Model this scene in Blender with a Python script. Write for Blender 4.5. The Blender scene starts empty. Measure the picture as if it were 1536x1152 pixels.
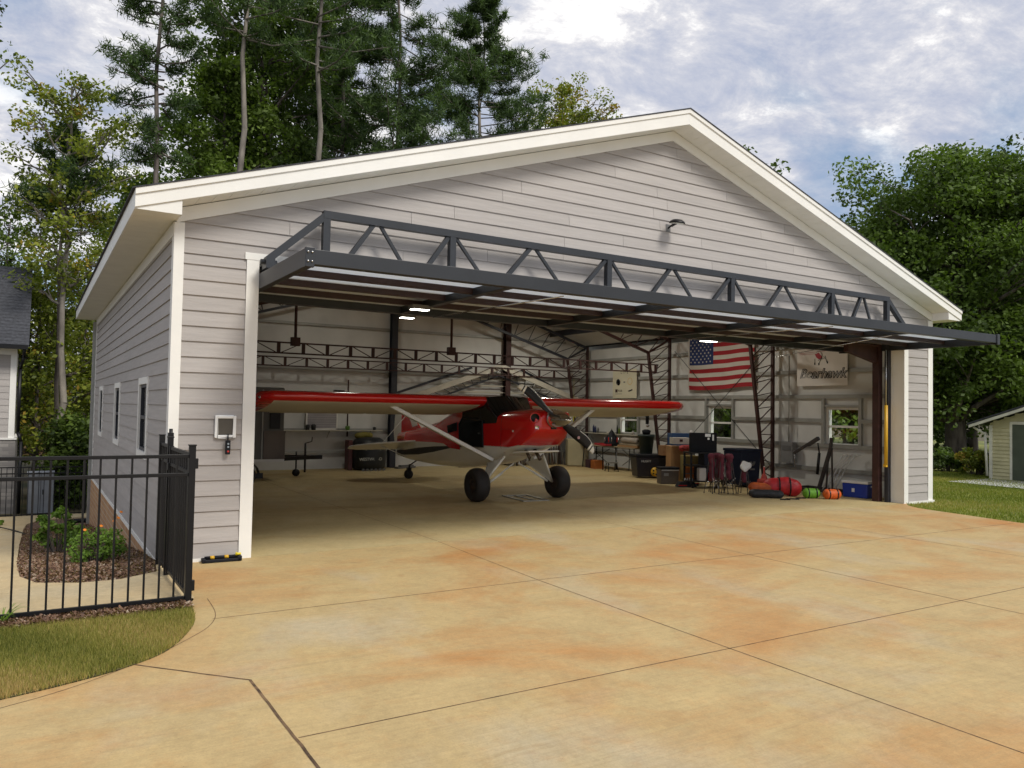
import bpy, math, random
import numpy as np
from mathutils import Vector, Matrix
R = math.radians
random.seed(7); rng = np.random.default_rng(7)
scene = bpy.context.scene
col = scene.collection

# ------------------------------------------------------------------ camera
F, YAW, PIT, ROL = 1165.34, 0.5520, 0.0326, 0.0182
cam_d = bpy.data.cameras.new('camera'); cam = bpy.data.objects.new('camera', cam_d); col.objects.link(cam)
scene.camera = cam
cam_d.sensor_width = 36; cam_d.lens = F/1536*36; cam_d.clip_start = .05; cam_d.clip_end = 3000
fw = Vector((math.sin(YAW)*math.cos(PIT), math.cos(YAW)*math.cos(PIT), math.sin(PIT)))
rt = Vector((math.cos(YAW), -math.sin(YAW), 0)); up = rt.cross(fw)
r2 = rt*math.cos(ROL)+up*math.sin(ROL); u2 = -rt*math.sin(ROL)+up*math.cos(ROL)
cam.matrix_world = Matrix(((r2.x, u2.x, -fw.x, -1.2826), (r2.y, u2.y, -fw.y, -9.198), (r2.z, u2.z, -fw.z, 1.75), (0, 0, 0, 1)))

# ------------------------------------------------------------------ world, sun, exposure
SUN_EL, SUN_AZ, SUN_STR, SUN_ANG, EXPO = 47, 160, 2.5, 18, 0.20     # azimuth clockwise from +Y
world = bpy.data.worlds.new('World'); scene.world = world; world.use_nodes = True
nt = world.node_tree; nt.nodes.clear()
def N(t, **kw):
    n = nt.nodes.new(t)
    for k, v in kw.items(): setattr(n, k, v)
    return n
L = nt.links.new
out = N('ShaderNodeOutputWorld'); bg = N('ShaderNodeBackground'); bg.inputs[1].default_value = .1
sky = N('ShaderNodeTexSky'); sky.sky_type = 'NISHITA'; sky.sun_disc = False
sky.sun_elevation = R(SUN_EL); sky.sun_rotation = R(SUN_AZ); sky.air_density = 1; sky.dust_density = 1
tc = N('ShaderNodeTexCoord'); sp = N('ShaderNodeSeparateXYZ'); L(tc.outputs['Generated'], sp.inputs[0])
ad = N('ShaderNodeMath', operation='ADD'); L(sp.outputs[2], ad.inputs[0]); ad.inputs[1].default_value = .22
mx = N('ShaderNodeMath', operation='MAXIMUM'); L(ad.outputs[0], mx.inputs[0]); mx.inputs[1].default_value = .05
dx = N('ShaderNodeMath', operation='DIVIDE'); L(sp.outputs[0], dx.inputs[0]); L(mx.outputs[0], dx.inputs[1])
dy = N('ShaderNodeMath', operation='DIVIDE'); L(sp.outputs[1], dy.inputs[0]); L(mx.outputs[0], dy.inputs[1])
cb = N('ShaderNodeCombineXYZ'); L(dx.outputs[0], cb.inputs[0]); L(dy.outputs[0], cb.inputs[1])
def wnoise(scale, detail, rough, dist, off):
    m = N('ShaderNodeMapping'); m.inputs['Location'].default_value = off; L(cb.outputs[0], m.inputs[0])
    m.inputs['Rotation'].default_value = (0, 0, .5); m.inputs['Scale'].default_value = (1, 1.25, 1)
    n = N('ShaderNodeTexNoise'); L(m.outputs[0], n.inputs['Vector'])
    n.inputs['Scale'].default_value = scale; n.inputs['Detail'].default_value = detail
    n.inputs['Roughness'].default_value = rough; n.inputs['Distortion'].default_value = dist
    return n
def wramp(n, stops):
    r = N('ShaderNodeValToRGB'); e = r.color_ramp.elements
    while len(e) < len(stops): e.new(.5)
    for q, (p, c) in zip(e, stops): q.position = p; q.color = (*c, 1)
    L(n.outputs['Fac'], r.inputs[0]); return r
cover = wramp(wnoise(1.2, 8, .58, .3, (5.3, 2.2, 0)), [(.33, (0, 0, 0)), (.50, (1, 1, 1))])
shade = wramp(wnoise(4.2, 13, .68, .25, (1.9, .7, 2)), [(.36, (4.2, 4.6, 5.8)), (.46, (5.4, 5.6, 6.4)), (.53, (6.8, 6.8, 7.2)), (.62, (10.5, 10.3, 10.0))])
hs = N('ShaderNodeMixRGB', blend_type='MIX'); hs.inputs[0].default_value = .45
L(sky.outputs[0], hs.inputs[1]); hs.inputs[2].default_value = (2.3, 3.9, 6.2, 1)
mixc = N('ShaderNodeMixRGB'); L(cover.outputs[0], mixc.inputs[0]); L(hs.outputs[0], mixc.inputs[1]); L(shade.outputs[0], mixc.inputs[2])
L(mixc.outputs[0], bg.inputs[0]); L(bg.outputs[0], out.inputs[0])
sd = bpy.data.lights.new('sun', 'SUN'); sd.energy = SUN_STR; sd.angle = R(SUN_ANG); sd.color = (1, .95, .86)
sun = bpy.data.objects.new('sun', sd); col.objects.link(sun)
sdir = Vector((math.sin(R(SUN_AZ))*math.cos(R(SUN_EL)), math.cos(R(SUN_AZ))*math.cos(R(SUN_EL)), math.sin(R(SUN_EL))))
sun.rotation_euler = sdir.to_track_quat('Z', 'Y').to_euler()
scene.view_settings.view_transform = 'Standard'; scene.view_settings.look = 'None'
scene.view_settings.exposure = EXPO; scene.view_settings.gamma = 1
scene.render.engine = 'CYCLES'
scene.cycles.max_bounces = 8; scene.cycles.diffuse_bounces = 5; scene.cycles.transparent_max_bounces = 8

# ------------------------------------------------------------------ materials
def srgb(h):
    h = h.lstrip('#'); v = [int(h[i:i+2], 16)/255 for i in (0, 2, 4)]
    return tuple(c/12.92 if c <= .04045 else ((c+.055)/1.055)**2.4 for c in v)
MATS = {}
def mat(name, c, rough=.6, metal=0, var=.12, vs=3.0, c2=None, bump=0, bs=40, tint=0, stretch=(1, 1, 1), spec=.5, emit=None, coat=0, alpha=None, trans=0, detail=6, ramp=(.35, .65)):
    if name in MATS: return MATS[name]
    if isinstance(c, str): c = srgb(c)
    if isinstance(c2, str): c2 = srgb(c2)
    m = bpy.data.materials.new(name); m.use_nodes = True; t = m.node_tree; b = t.nodes['Principled BSDF']
    b.inputs['Roughness'].default_value = rough; b.inputs['Metallic'].default_value = metal
    b.inputs['Specular IOR Level'].default_value = spec; b.inputs['Coat Weight'].default_value = coat
    co = t.nodes.new('ShaderNodeTexCoord'); mp = t.nodes.new('ShaderNodeMapping'); mp.inputs['Scale'].default_value = stretch
    t.links.new(co.outputs['Object'], mp.inputs[0])
    n = t.nodes.new('ShaderNodeTexNoise'); n.inputs['Scale'].default_value = vs; n.inputs['Detail'].default_value = detail
    t.links.new(mp.outputs[0], n.inputs['Vector'])
    r = t.nodes.new('ShaderNodeValToRGB'); e = r.color_ramp.elements
    a = tuple(x*(1-var) for x in c); z = c2 or tuple(min(1, x*(1+var)) for x in c)
    e[0].position, e[1].position = ramp; e[0].color = (*a, 1); e[1].color = (*z, 1)
    t.links.new(n.outputs['Fac'], r.inputs[0]); last = r.outputs[0]
    if tint:
        at = t.nodes.new('ShaderNodeAttribute'); at.attribute_name = 'tint'
        mm = t.nodes.new('ShaderNodeMapRange'); mm.inputs['To Min'].default_value = 1-tint; mm.inputs['To Max'].default_value = 1+tint
        t.links.new(at.outputs['Fac'], mm.inputs[0])
        mu = t.nodes.new('ShaderNodeMixRGB'); mu.blend_type = 'MULTIPLY'; mu.inputs[0].default_value = 1
        t.links.new(last, mu.inputs[1]); t.links.new(mm.outputs[0], mu.inputs[2]); last = mu.outputs[0]
    t.links.new(last, b.inputs['Base Color'])
    if bump:
        n2 = t.nodes.new('ShaderNodeTexNoise'); n2.inputs['Scale'].default_value = bs; n2.inputs['Detail'].default_value = 5
        t.links.new(mp.outputs[0], n2.inputs['Vector'])
        bp = t.nodes.new('ShaderNodeBump'); bp.inputs['Strength'].default_value = bump; bp.inputs['Distance'].default_value = .02
        t.links.new(n2.outputs['Fac'], bp.inputs['Height']); t.links.new(bp.outputs[0], b.inputs['Normal'])
    if emit: b.inputs['Emission Color'].default_value = (*emit[:3], 1); b.inputs['Emission Strength'].default_value = emit[3]
    if trans: b.inputs['Transmission Weight'].default_value = trans
    MATS[name] = m; return m
def foliage(name, dark, light, brown=None):
    m = bpy.data.materials.new(name); m.use_nodes = True; t = m.node_tree; t.nodes.clear()
    o = t.nodes.new('ShaderNodeOutputMaterial'); d = t.nodes.new('ShaderNodeBsdfPrincipled'); tr = t.nodes.new('ShaderNodeBsdfTranslucent')
    d.inputs['Roughness'].default_value = .55; d.inputs['Specular IOR Level'].default_value = .25
    at = t.nodes.new('ShaderNodeAttribute'); at.attribute_name = 'tint'
    r = t.nodes.new('ShaderNodeValToRGB'); e = r.color_ramp.elements
    e[0].position = 0; e[0].color = (*dark, 1); e[1].position = .8; e[1].color = (*light, 1)
    if brown: q = e.new(.97); q.color = (*brown, 1)
    t.links.new(at.outputs['Fac'], r.inputs[0]); t.links.new(r.outputs[0], d.inputs['Base Color'])
    g = t.nodes.new('ShaderNodeMixRGB'); g.blend_type = 'MULTIPLY'; g.inputs[0].default_value = 1; g.inputs[2].default_value = (1.3, 1.5, .5, 1)
    t.links.new(r.outputs[0], g.inputs[1]); t.links.new(g.outputs[0], tr.inputs[0])
    mx = t.nodes.new('ShaderNodeMixShader'); mx.inputs[0].default_value = .3
    t.links.new(d.outputs[0], mx.inputs[1]); t.links.new(tr.outputs[0], mx.inputs[2]); t.links.new(mx.outputs[0], o.inputs[0])
    MATS[name] = m; return m
def wire(m):
    t = m.node_tree; return t, t.nodes['Principled BSDF']

M_white = mat('white_trim_paint', (.80, .79, .75), .45, var=.03, vs=2, bump=.05, bs=60)
M_soffit = mat('soffit_vinyl', (.78, .76, .69), .5, var=.03)
M_siding = mat('greige_lap_siding', (.385, .358, .34), .6, var=.06, vs=2.5, tint=.06, stretch=(.6, .6, 12), bump=.18, bs=14)
M_liner = mat('wall_insulation_facing', (.62, .62, .60), .45, var=.07, vs=1.6, bump=.35, bs=2.2)
M_girt = mat('galvanised_girt', (.33, .33, .31), .5, metal=.3, var=.1)
M_red = mat('red_oxide_steel', (.042, .014, .012), .6, var=.25, vs=6)
M_dark = mat('charcoal_steel', (.017, .020, .025), .42, var=.12, vs=3, bump=.02)
M_navy = mat('dark_steel', (.02, .022, .032), .5, var=.15)
M_shingle = mat('dark_shingle', (.045, .047, .055), .9, var=.3, vs=14, bump=.4, bs=60)
M_black = mat('black_powder_coat', (.006, .006, .007), .42, var=.1, spec=.3)
M_rubber = mat('tyre_rubber', (.016, .013, .012), .7, var=.15, vs=8)
M_glass = mat('window_glass', (.02, .025, .025), .04, var=.1, spec=.8)
M_steel = mat('bare_steel', (.5, .5, .5), .25, metal=1, var=.05)
M_chrome = mat('chrome', (.8, .78, .74), .08, metal=1, var=.02)
M_pred = mat('glossy_red_paint', (.62, .007, .007), .22, var=.03, coat=.7)
M_pwhite = mat('cream_white_paint', (.76, .75, .69), .3, var=.03, coat=.4)
M_pblack = mat('charcoal_paint', (.022, .022, .026), .45, var=.05, spec=.3)
M_yellow = mat('yellow_paint', (.62, .36, .02), .4, var=.05)
M_door = mat('door_panel_skin', (.74, .80, .88), .28, var=.03, vs=1, bump=.05, bs=3)
M_blackpl = mat('black_plastic', (.009, .010, .014), .65, var=.1, spec=.25)
M_grayp = mat('grey_plastic', (.13, .13, .13), .5, var=.08)
M_card = mat('cardboard', (.34, .19, .08), .8, var=.1)
M_bark = mat('pine_bark', (.085, .068, .058), .9, var=.35, vs=5, c2=(.19, .16, .14), bump=.8, bs=14, stretch=(1, 1, .25))
M_barkp = mat('pale_bark', (.16, .14, .12), .9, var=.3, vs=4, c2=(.28, .25, .21), bump=.6, bs=12, stretch=(1, 1, .25))
M_mulch = mat('bark_mulch', (.10, .05, .032), .95, var=.45, vs=28, c2=(.27, .16, .10), bump=1, bs=50)
M_soil = mat('lawn_soil', (.10, .10, .03), .95, var=.3, vs=1.2, c2=(.17, .14, .05), bump=.6, bs=30)
M_ground = mat('woodland_floor', (.06, .07, .02), .95, var=.4, vs=.6, c2=(.13, .10, .05), bump=.5, bs=10)
M_asph = mat('pale_road', (.26, .25, .24), .9, var=.1)
M_joint = mat('joint_filler', (.10, .055, .028), .9, var=.5, vs=9, c2=(.20, .12, .06))
M_gravel = mat('white_gravel', (.5, .5, .5), .9, var=.35, vs=30, c2=(.75, .75, .75), bump=.8, bs=60)

def concrete(name, base, stain, pale, k):
    m = mat(name, base, .75, var=.1, vs=.9)
    t, b = wire(m); nod, lk = t.nodes, t.links
    co = nod.new('ShaderNodeTexCoord')
    def nz(scale, detail, dist=0, sc=(1, 1, 1), rot=0, rough=.55):
        mp = nod.new('ShaderNodeMapping'); mp.inputs['Scale'].default_value = sc; mp.inputs['Rotation'].default_value = (0, 0, rot)
        lk.new(co.outputs['Object'], mp.inputs[0]); n = nod.new('ShaderNodeTexNoise'); lk.new(mp.outputs[0], n.inputs['Vector'])
        n.inputs['Scale'].default_value = scale; n.inputs['Detail'].default_value = detail; n.inputs['Distortion'].default_value = dist
        n.inputs['Roughness'].default_value = rough; return n
    def rp(n, a, z):
        r = nod.new('ShaderNodeMapRange'); r.inputs['From Min'].default_value = a; r.inputs['From Max'].default_value = z
        lk.new(n.outputs['Fac'], r.inputs[0]); return r.outputs[0]
    def mix(f, a, bcol, mode='MIX', amt=1):
        x = nod.new('ShaderNodeMixRGB'); x.blend_type = mode
        if amt != 1:
            mm = nod.new('ShaderNodeMath'); mm.operation = 'MULTIPLY'; mm.inputs[1].default_value = amt; lk.new(f, mm.inputs[0]); f = mm.outputs[0]
        lk.new(f, x.inputs[0])
        if isinstance(a, tuple): x.inputs[1].default_value = (*a, 1)
        else: lk.new(a, x.inputs[1])
        x.inputs[2].default_value = (*bcol, 1); return x.outputs[0]
    c = mix(rp(nz(.42, 9, .6, (1, 1.5, 1), .3, .62), .47, .72), base, stain, amt=k)
    c = mix(rp(nz(.55, 7, .4, (1.3, .8, 1), 1.1), .52, .70), c, pale, amt=.55)
    c = mix(rp(nz(5, 10, 0, (1, 1, 1), 0, .7), .52, .75), c, stain, amt=.35*k)
    c = mix(rp(nz(22, 4, 0, (.10, 2.2, 1), 0.9), .46, .70), c, tuple(v*.68 for v in base), amt=.28)       # broom finish
    c = mix(rp(nz(1.6, 10, 1.2, (1, 1, 1), 2.2, .66), .60, .70), c, (base[0]*.62, base[1]*.52, base[2]*.42), amt=.30*k+.05)
    c = mix(rp(nz(60, 2), .70, .76), c, (.09, .05, .03), amt=.5)
    c = mix(rp(nz(2.4, 4, .4, (.14, 2.6, 1), -.35, .6), .64, .74), c, (base[0]*.55, base[1]*.5, base[2]*.5), amt=.22)
    for sc_, dt_, lo_, hi_ in ((2.2, 12, .86, 1.12), (17, 8, .88, 1.10), (75, 3, .90, 1.08)):
        q = nz(sc_, dt_, .3, (1, 1, 1), 1.7, .78); mr_ = nod.new('ShaderNodeMapRange'); mr_.inputs['From Min'].default_value = .3; mr_.inputs['From Max'].default_value = .7
        mr_.inputs['To Min'].default_value = lo_; mr_.inputs['To Max'].default_value = hi_; lk.new(q.outputs['Fac'], mr_.inputs[0])
        mu_ = nod.new('ShaderNodeMixRGB'); mu_.blend_type = 'MULTIPLY'; mu_.inputs[0].default_value = 1; lk.new(c, mu_.inputs[1]); lk.new(mr_.outputs[0], mu_.inputs[2]); c = mu_.outputs[0]
    lk.new(c, b.inputs['Base Color'])
    bn = nz(90, 4, 0, (.3, 1, 1), .9); bp = nod.new('ShaderNodeBump'); bp.inputs['Strength'].default_value = .25; bp.inputs['Distance'].default_value = .01
    lk.new(bn.outputs['Fac'], bp.inputs['Height']); lk.new(bp.outputs[0], b.inputs['Normal'])
    rr = nz(1.2, 6); mr = nod.new('ShaderNodeMapRange'); mr.inputs['To Min'].default_value = .55; mr.inputs['To Max'].default_value = .85
    lk.new(rr.outputs['Fac'], mr.inputs[0]); lk.new(mr.outputs[0], b.inputs['Roughness'])
    return m
M_conc = concrete('stained_driveway_concrete', (.485, .355, .165), (.46, .20, .05), (.46, .41, .30), .92)
M_floor = concrete('hangar_floor_concrete', (.48, .38, .19), (.36, .22, .08), (.52, .45, .28), .8)
M_walk = concrete('walkway_concrete', (.56, .44, .25), (.50, .33, .14), (.58, .50, .34), .5)
def brickmat(name, c1, c2, mortar, scale, bw=.5, rh=.25):
    m = mat(name, c1, .85); t, b = wire(m)
    co = t.nodes.new('ShaderNodeTexCoord'); br = t.nodes.new('ShaderNodeTexBrick'); sx = t.nodes.new('ShaderNodeSeparateXYZ'); cx = t.nodes.new('ShaderNodeCombineXYZ')
    a = t.nodes.new('ShaderNodeMath'); t.links.new(co.outputs['Object'], sx.inputs[0]); t.links.new(sx.outputs[0], a.inputs[0]); t.links.new(sx.outputs[1], a.inputs[1])
    t.links.new(a.outputs[0], cx.inputs[0]); t.links.new(sx.outputs[2], cx.inputs[1]); t.links.new(cx.outputs[0], br.inputs['Vector'])
    br.inputs['Scale'].default_value = scale; br.inputs['Color1'].default_value = (*c1, 1); br.inputs['Color2'].default_value = (*c2, 1)
    br.inputs['Mortar'].default_value = (*mortar, 1); br.inputs['Mortar Size'].default_value = .02; br.inputs['Brick Width'].default_value = bw; br.inputs['Row Height'].default_value = rh
    t.links.new(br.outputs['Color'], b.inputs['Base Color'])
    bp = t.nodes.new('ShaderNodeBump'); bp.inputs['Strength'].default_value = .5; bp.inputs['Distance'].default_value = .01; bp.invert = True
    t.links.new(br.outputs['Fac'], bp.inputs['Height']); t.links.new(bp.outputs[0], b.inputs['Normal'])
    return m
M_brick = brickmat('brown_brick', (.36, .18, .08), (.46, .27, .13), (.48, .40, .30), 2.3)
M_stone = brickmat('stacked_stone', (.16, .15, .145), (.30, .28, .26), (.2, .19, .18), 2.0, .6, .2)

def panelmat():
    m = bpy.data.materials.new('translucent_door_panel'); m.use_nodes = True; t = m.node_tree; b = t.nodes['Principled BSDF']; o = t.nodes['Material Output']
    b.inputs['Base Color'].default_value = (.82, .86, .90, 1); b.inputs['Roughness'].default_value = .35
    tr = t.nodes.new('ShaderNodeBsdfTranslucent'); tr.inputs[0].default_value = (.84, .90, .97, 1)
    mx = t.nodes.new('ShaderNodeMixShader'); mx.inputs[0].default_value = .5
    t.links.new(b.outputs[0], mx.inputs[1]); t.links.new(tr.outputs[0], mx.inputs[2]); t.links.new(mx.outputs[0], o.inputs[0]); return m
M_panel = panelmat()
M_mrn = mat('dark_oxide_girt', (.030, .013, .013), .55, var=.2)
# ------------------------------------------------------------------ mesh builder
class MB:
    def __init__(s): s.v = []; s.f = []; s.m = []; s.t = []; s.s = []
    def add(s, vs, fs, m=0, t=.5, smooth=False):
        o = len(s.v); s.v += [tuple(p) for p in vs]
        for f in fs: s.f.append([o+i for i in f]); s.m.append(m); s.t.append(t); s.s.append(smooth)
        return s
    def box(s, x0, x1, y0, y1, z0, z1, m=0, t=.5):
        x0, x1 = min(x0, x1), max(x0, x1); y0, y1 = min(y0, y1), max(y0, y1); z0, z1 = min(z0, z1), max(z0, z1)
        return s.add([(x0,y0,z0),(x1,y0,z0),(x1,y1,z0),(x0,y1,z0),(x0,y0,z1),(x1,y0,z1),(x1,y1,z1),(x0,y1,z1)],
                     [(0,3,2,1),(4,5,6,7),(0,1,5,4),(1,2,6,5),(2,3,7,6),(3,0,4,7)], m, t)
    def bar(s, p, q, w, h=None, upv=(0, 0, 1), m=0):
        p, q = Vector(p), Vector(q); h = h or w; d = (q-p).normalized(); u = Vector(upv)
        if abs(d.dot(u)) > .98: u = Vector((0, 1, 0))
        sx = d.cross(u).normalized(); uz = sx.cross(d).normalized(); c = []
        for b in (p, q):
            for a, e in ((-1,-1),(1,-1),(1,1),(-1,1)): c.append(b+sx*a*w/2+uz*e*h/2)
        return s.add(c, [(0,1,2,3),(7,6,5,4),(0,4,5,1),(1,5,6,2),(2,6,7,3),(3,7,4,0)], m)
    def tube(s, p, q, r0, r1=None, n=10, m=0, cap=True):
        p, q = Vector(p), Vector(q); r1 = r0 if r1 is None else r1; d = (q-p).normalized()
        u = Vector((0,0,1)) if abs(d.z) < .95 else Vector((1,0,0)); a = d.cross(u).normalized(); b = d.cross(a)
        vs = [p+(a*math.cos(k*2*math.pi/n)+b*math.sin(k*2*math.pi/n))*r0 for k in range(n)]+[q+(a*math.cos(k*2*math.pi/n)+b*math.sin(k*2*math.pi/n))*r1 for k in range(n)]
        s.add(vs, [(k,(k+1)%n,n+(k+1)%n,n+k) for k in range(n)], m, smooth=True)
        if cap: s.add(vs[:n], [tuple(range(n))[::-1]], m); s.add(vs[n:], [tuple(range(n))], m)
        return s
    def path(s, pts, r, n=8, m=0):
        for a, b in zip(pts[:-1], pts[1:]): s.tube(a, b, r if not isinstance(r, tuple) else r[0], None, n, m)
        return s
    def lathe(s, prof, c, ax=(0,0,1), n=24, m=0, mfun=None):
        c = Vector(c); d = Vector(ax).normalized(); u = Vector((0,0,1)) if abs(d.z) < .9 else Vector((1,0,0)); a = d.cross(u).normalized(); b = d.cross(a)
        vs = []
        for (r, h) in prof:
            for k in range(n): vs.append(c+d*h+(a*math.cos(k*2*math.pi/n)+b*math.sin(k*2*math.pi/n))*r)
        for i in range(len(prof)-1):
            s.add([vs[i*n+k] for k in range(n)]+[vs[(i+1)*n+k] for k in range(n)], [(k,(k+1)%n,n+(k+1)%n,n+k) for k in range(n)], mfun(i) if mfun else m, smooth=True)
        return s
    def prism(s, pts, off, m=0, t=.5):
        n = len(pts); off = Vector(off); a = [Vector(p) for p in pts]; b = [p+off for p in a]
        s.add(a+b, [tuple(range(n))[::-1], tuple(range(n, 2*n))]+[(k,(k+1)%n,n+(k+1)%n,n+k) for k in range(n)], m, t); return s
    def sphere(s, c, r, n=14, k=9, sc=(1,1,1), m=0):
        vs = []; c = Vector(c)
        for i in range(k+1):
            th = math.pi*i/k
            for j in range(n): ph = 2*math.pi*j/n; vs.append(c+Vector((math.sin(th)*math.cos(ph)*sc[0], math.sin(th)*math.sin(ph)*sc[1], math.cos(th)*sc[2]))*r)
        s.add(vs, [(i*n+j, (i+1)*n+j, (i+1)*n+(j+1)%n, i*n+(j+1)%n) for i in range(k) for j in range(n)], m, smooth=True); return s
    def build(s, name, mats, parent=None, bevel=0, fix=True, **tg):
        me = bpy.data.meshes.new(name); me.from_pydata(s.v, [], s.f)
        if not isinstance(mats, (list, tuple)): mats = [mats]
        for q in mats: me.materials.append(q)
        me.polygons.foreach_set('material_index', s.m); me.polygons.foreach_set('use_smooth', s.s)
        a = me.attributes.new('tint', 'FLOAT', 'FACE'); a.data.foreach_set('value', s.t)
        me.update()
        if fix:
            import bmesh; bm = bmesh.new(); bm.from_mesh(me); bmesh.ops.remove_doubles(bm, verts=bm.verts, dist=1e-5)
            bmesh.ops.recalc_face_normals(bm, faces=bm.faces); bm.to_mesh(me); bm.free()
        o = bpy.data.objects.new(name, me); col.objects.link(o); o.parent = parent
        if bevel:
            b = o.modifiers.new('bevel', 'BEVEL'); b.width = bevel; b.segments = 2; b.limit_method = 'ANGLE'; b.angle_limit = R(40)
        for k, v in tg.items(): o[k] = v
        return o
def tag(o, label, cat, group=None):
    o['label'] = label; o['category'] = cat
    if group: o['group'] = group
    return o
def thing(name, label, cat, loc=(0, 0, 0), rz=0, group=None):
    o = bpy.data.objects.new(name, None); col.objects.link(o); o.location = loc; o.rotation_euler = (0, 0, rz)
    o.empty_display_size = .1
    return tag(o, label, cat, group)
def struct(o, kind='structure'): o['kind'] = kind; return o
def dup(root, loc=None, rz=None, label=None, scale=None):
    r = root.copy(); col.objects.link(r)
    if loc is not None: r.location = loc
    if rz is not None: r.rotation_euler = (0, 0, rz)
    if scale is not None: r.scale = scale if isinstance(scale, tuple) else (scale,)*3
    if label: r['label'] = label
    for c in list(root.children):
        d = c.copy(); col.objects.link(d); d.parent = r
        for g in c.children:
            e = g.copy(); col.objects.link(e); e.parent = d
    return r
def text(name, body, size, mats, parent, mw, ext=.002, shear=0, space=1, off=0):
    cu = bpy.data.curves.new(name, 'FONT'); cu.body = body; cu.size = size; cu.extrude = ext; cu.shear = shear
    cu.align_x = 'CENTER'; cu.align_y = 'CENTER'; cu.space_character = space; cu.offset = off
    to = bpy.data.objects.new('tmp_text', cu); col.objects.link(to)
    bpy.context.view_layer.update()
    me = bpy.data.meshes.new_from_object(to.evaluated_get(bpy.context.evaluated_depsgraph_get())); bpy.data.objects.remove(to)
    me.transform(mw); me.materials.clear(); me.materials.append(mats)
    o = bpy.data.objects.new(name, me); col.objects.link(o); o.parent = parent; return o
def frame_mw(org, xdir, zdir):
    x = Vector(xdir).normalized(); y = Vector(zdir).normalized(); z = x.cross(y)
    return Matrix(((x.x, y.x, z.x, org[0]), (x.y, y.y, z.y, org[1]), (x.z, y.z, z.z, org[2]), (0, 0, 0, 1)))

# ------------------------------------------------------------------ ground
def H(x, y):
    a = -.1*min(max(y, 0), 12.5)
    k = min(max((x-.4)/13.5, 0), 1); k = k*k*(3-2*k)
    if y > 12.5:
        k *= max(0, 1-(y-12.5)/10) if x < 14 else 1
    return a*(1-k)
def sheet(name, poly_pts, mt, dz, step=.5, h=H, kind='structure', zf=None):
    """a flat sheet following the terrain, cut to the polygon"""
    import bmesh
    bm = bmesh.new(); vs = [bm.verts.new((x, y, 0)) for x, y in poly_pts]; bm.faces.new(vs)
    xs = [p[0] for p in poly_pts]; ys = [p[1] for p in poly_pts]
    for ax, lo, hi in ((0, min(xs), max(xs)), (1, min(ys), max(ys))):
        k = math.ceil(lo/step)
        while k*step < hi:
            c = [0, 0, 0]; c[ax] = k*step; n = [0, 0, 0]; n[ax] = 1
            bmesh.ops.bisect_plane(bm, geom=bm.verts[:]+bm.edges[:]+bm.faces[:], plane_co=c, plane_no=n, dist=1e-6); k += 1
    for v in bm.verts: v.co.z = h(v.co.x, v.co.y)+dz
    bmesh.ops.triangulate(bm, faces=[f for f in bm.faces if len(f.verts) > 4])
    bmesh.ops.recalc_face_normals(bm, faces=bm.faces)
    if sum(f.normal.z for f in bm.faces) < 0: bmesh.ops.reverse_faces(bm, faces=bm.faces)
    me = bpy.data.meshes.new(name); bm.to_mesh(me); bm.free(); me.materials.append(mt)
    o = bpy.data.objects.new(name, me); col.objects.link(o); o['kind'] = kind; return o
def smooth_poly(pts, n=6):
    out_ = []
    for i in range(len(pts)-1):
        p0, p1, p2, p3 = pts[max(i-1, 0)], pts[i], pts[i+1], pts[min(i+2, len(pts)-1)]
        for k in range(n):
            t = k/n
            out_.append(tuple(.5*((2*p1[j])+(-p0[j]+p2[j])*t+(2*p0[j]-5*p1[j]+4*p2[j]-p3[j])*t*t+(-p0[j]+3*p1[j]-3*p2[j]+p3[j])*t**3) for j in (0, 1)))
    return out_+[pts[-1]]
b = MB(); NX = 110; gx = [-400, -200, -100, -60, -40]+[-30+i for i in range(90)]+[80, 120, 200, 400]; gy = [-100, -60, -40, -30]+[-20+i for i in range(75)]+[70, 100, 150, 250, 500]
vs = [(x, y, H(x, y)-.06+(.05*math.sin(x*.7)*math.cos(y*.6) if y > 13 else 0)) for y in gy for x in gx]; nx = len(gx)
b.add(vs, [(j*nx+i, j*nx+i+1, (j+1)*nx+i+1, (j+1)*nx+i) for j in range(len(gy)-1) for i in range(nx-1)], smooth=True)
struct(b.build('ground', M_ground, fix=False))
curb = smooth_poly([(.0, -1.75), (-.06, -1.96), (-.09, -2.32), (-.17, -2.69), (-.41, -3.20), (-.68, -3.45), (-.97, -3.60), (-1.39, -3.74), (-2.4, -4.0), (-6, -4.6)])
redge = smooth_poly([(13.75, -.02), (13.45, -.25), (13.22, -.65), (13.08, -1.43), (12.9, -2.6), (12.7, -5), (12.6, -20)])
drive = [(0, 0), (0, -1.0)]+curb+[(-6, -20)]+redge[::-1]
struct(sheet('driveway', drive, M_conc, 0, 1.5, lambda x, y: 0))
struct(MB().box(.25, 14.4, .004, 12.0, -.2, .001).build('floor', M_floor))
# driveway edge thickness (left curb band)
eb = MB()
for (x0, y0), (x1, y1) in zip(curb[:-1], curb[1:]): eb.add([(x0,y0,-.002),(x1,y1,-.002),(x1,y1,-.12),(x0,y0,-.12)], [(0,1,2,3)])
struct(eb.build('driveway_edge', M_conc, fix=False))
def strip(bm_, pts, w, z=.0015):
    for (x0, y0), (x1, y1) in zip(pts[:-1], pts[1:]):
        d = Vector((x1-x0, y1-y0, 0)).normalized(); n = Vector((-d.y, d.x, 0))*w/2
        bm_.add([(x0-n.x,y0-n.y,z),(x1-n.x,y1-n.y,z),(x1+n.x,y1+n.y,z),(x0+n.x,y0+n.y,z)], [(0,1,2,3)])
def wob(a, c, n=10, amp=.006):
    return [(a[0]+(c[0]-a[0])*k/n+random.uniform(-amp, amp), a[1]+(c[1]-a[1])*k/n+random.uniform(-amp, amp)) for k in range(n+1)]
jb = MB()
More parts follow.
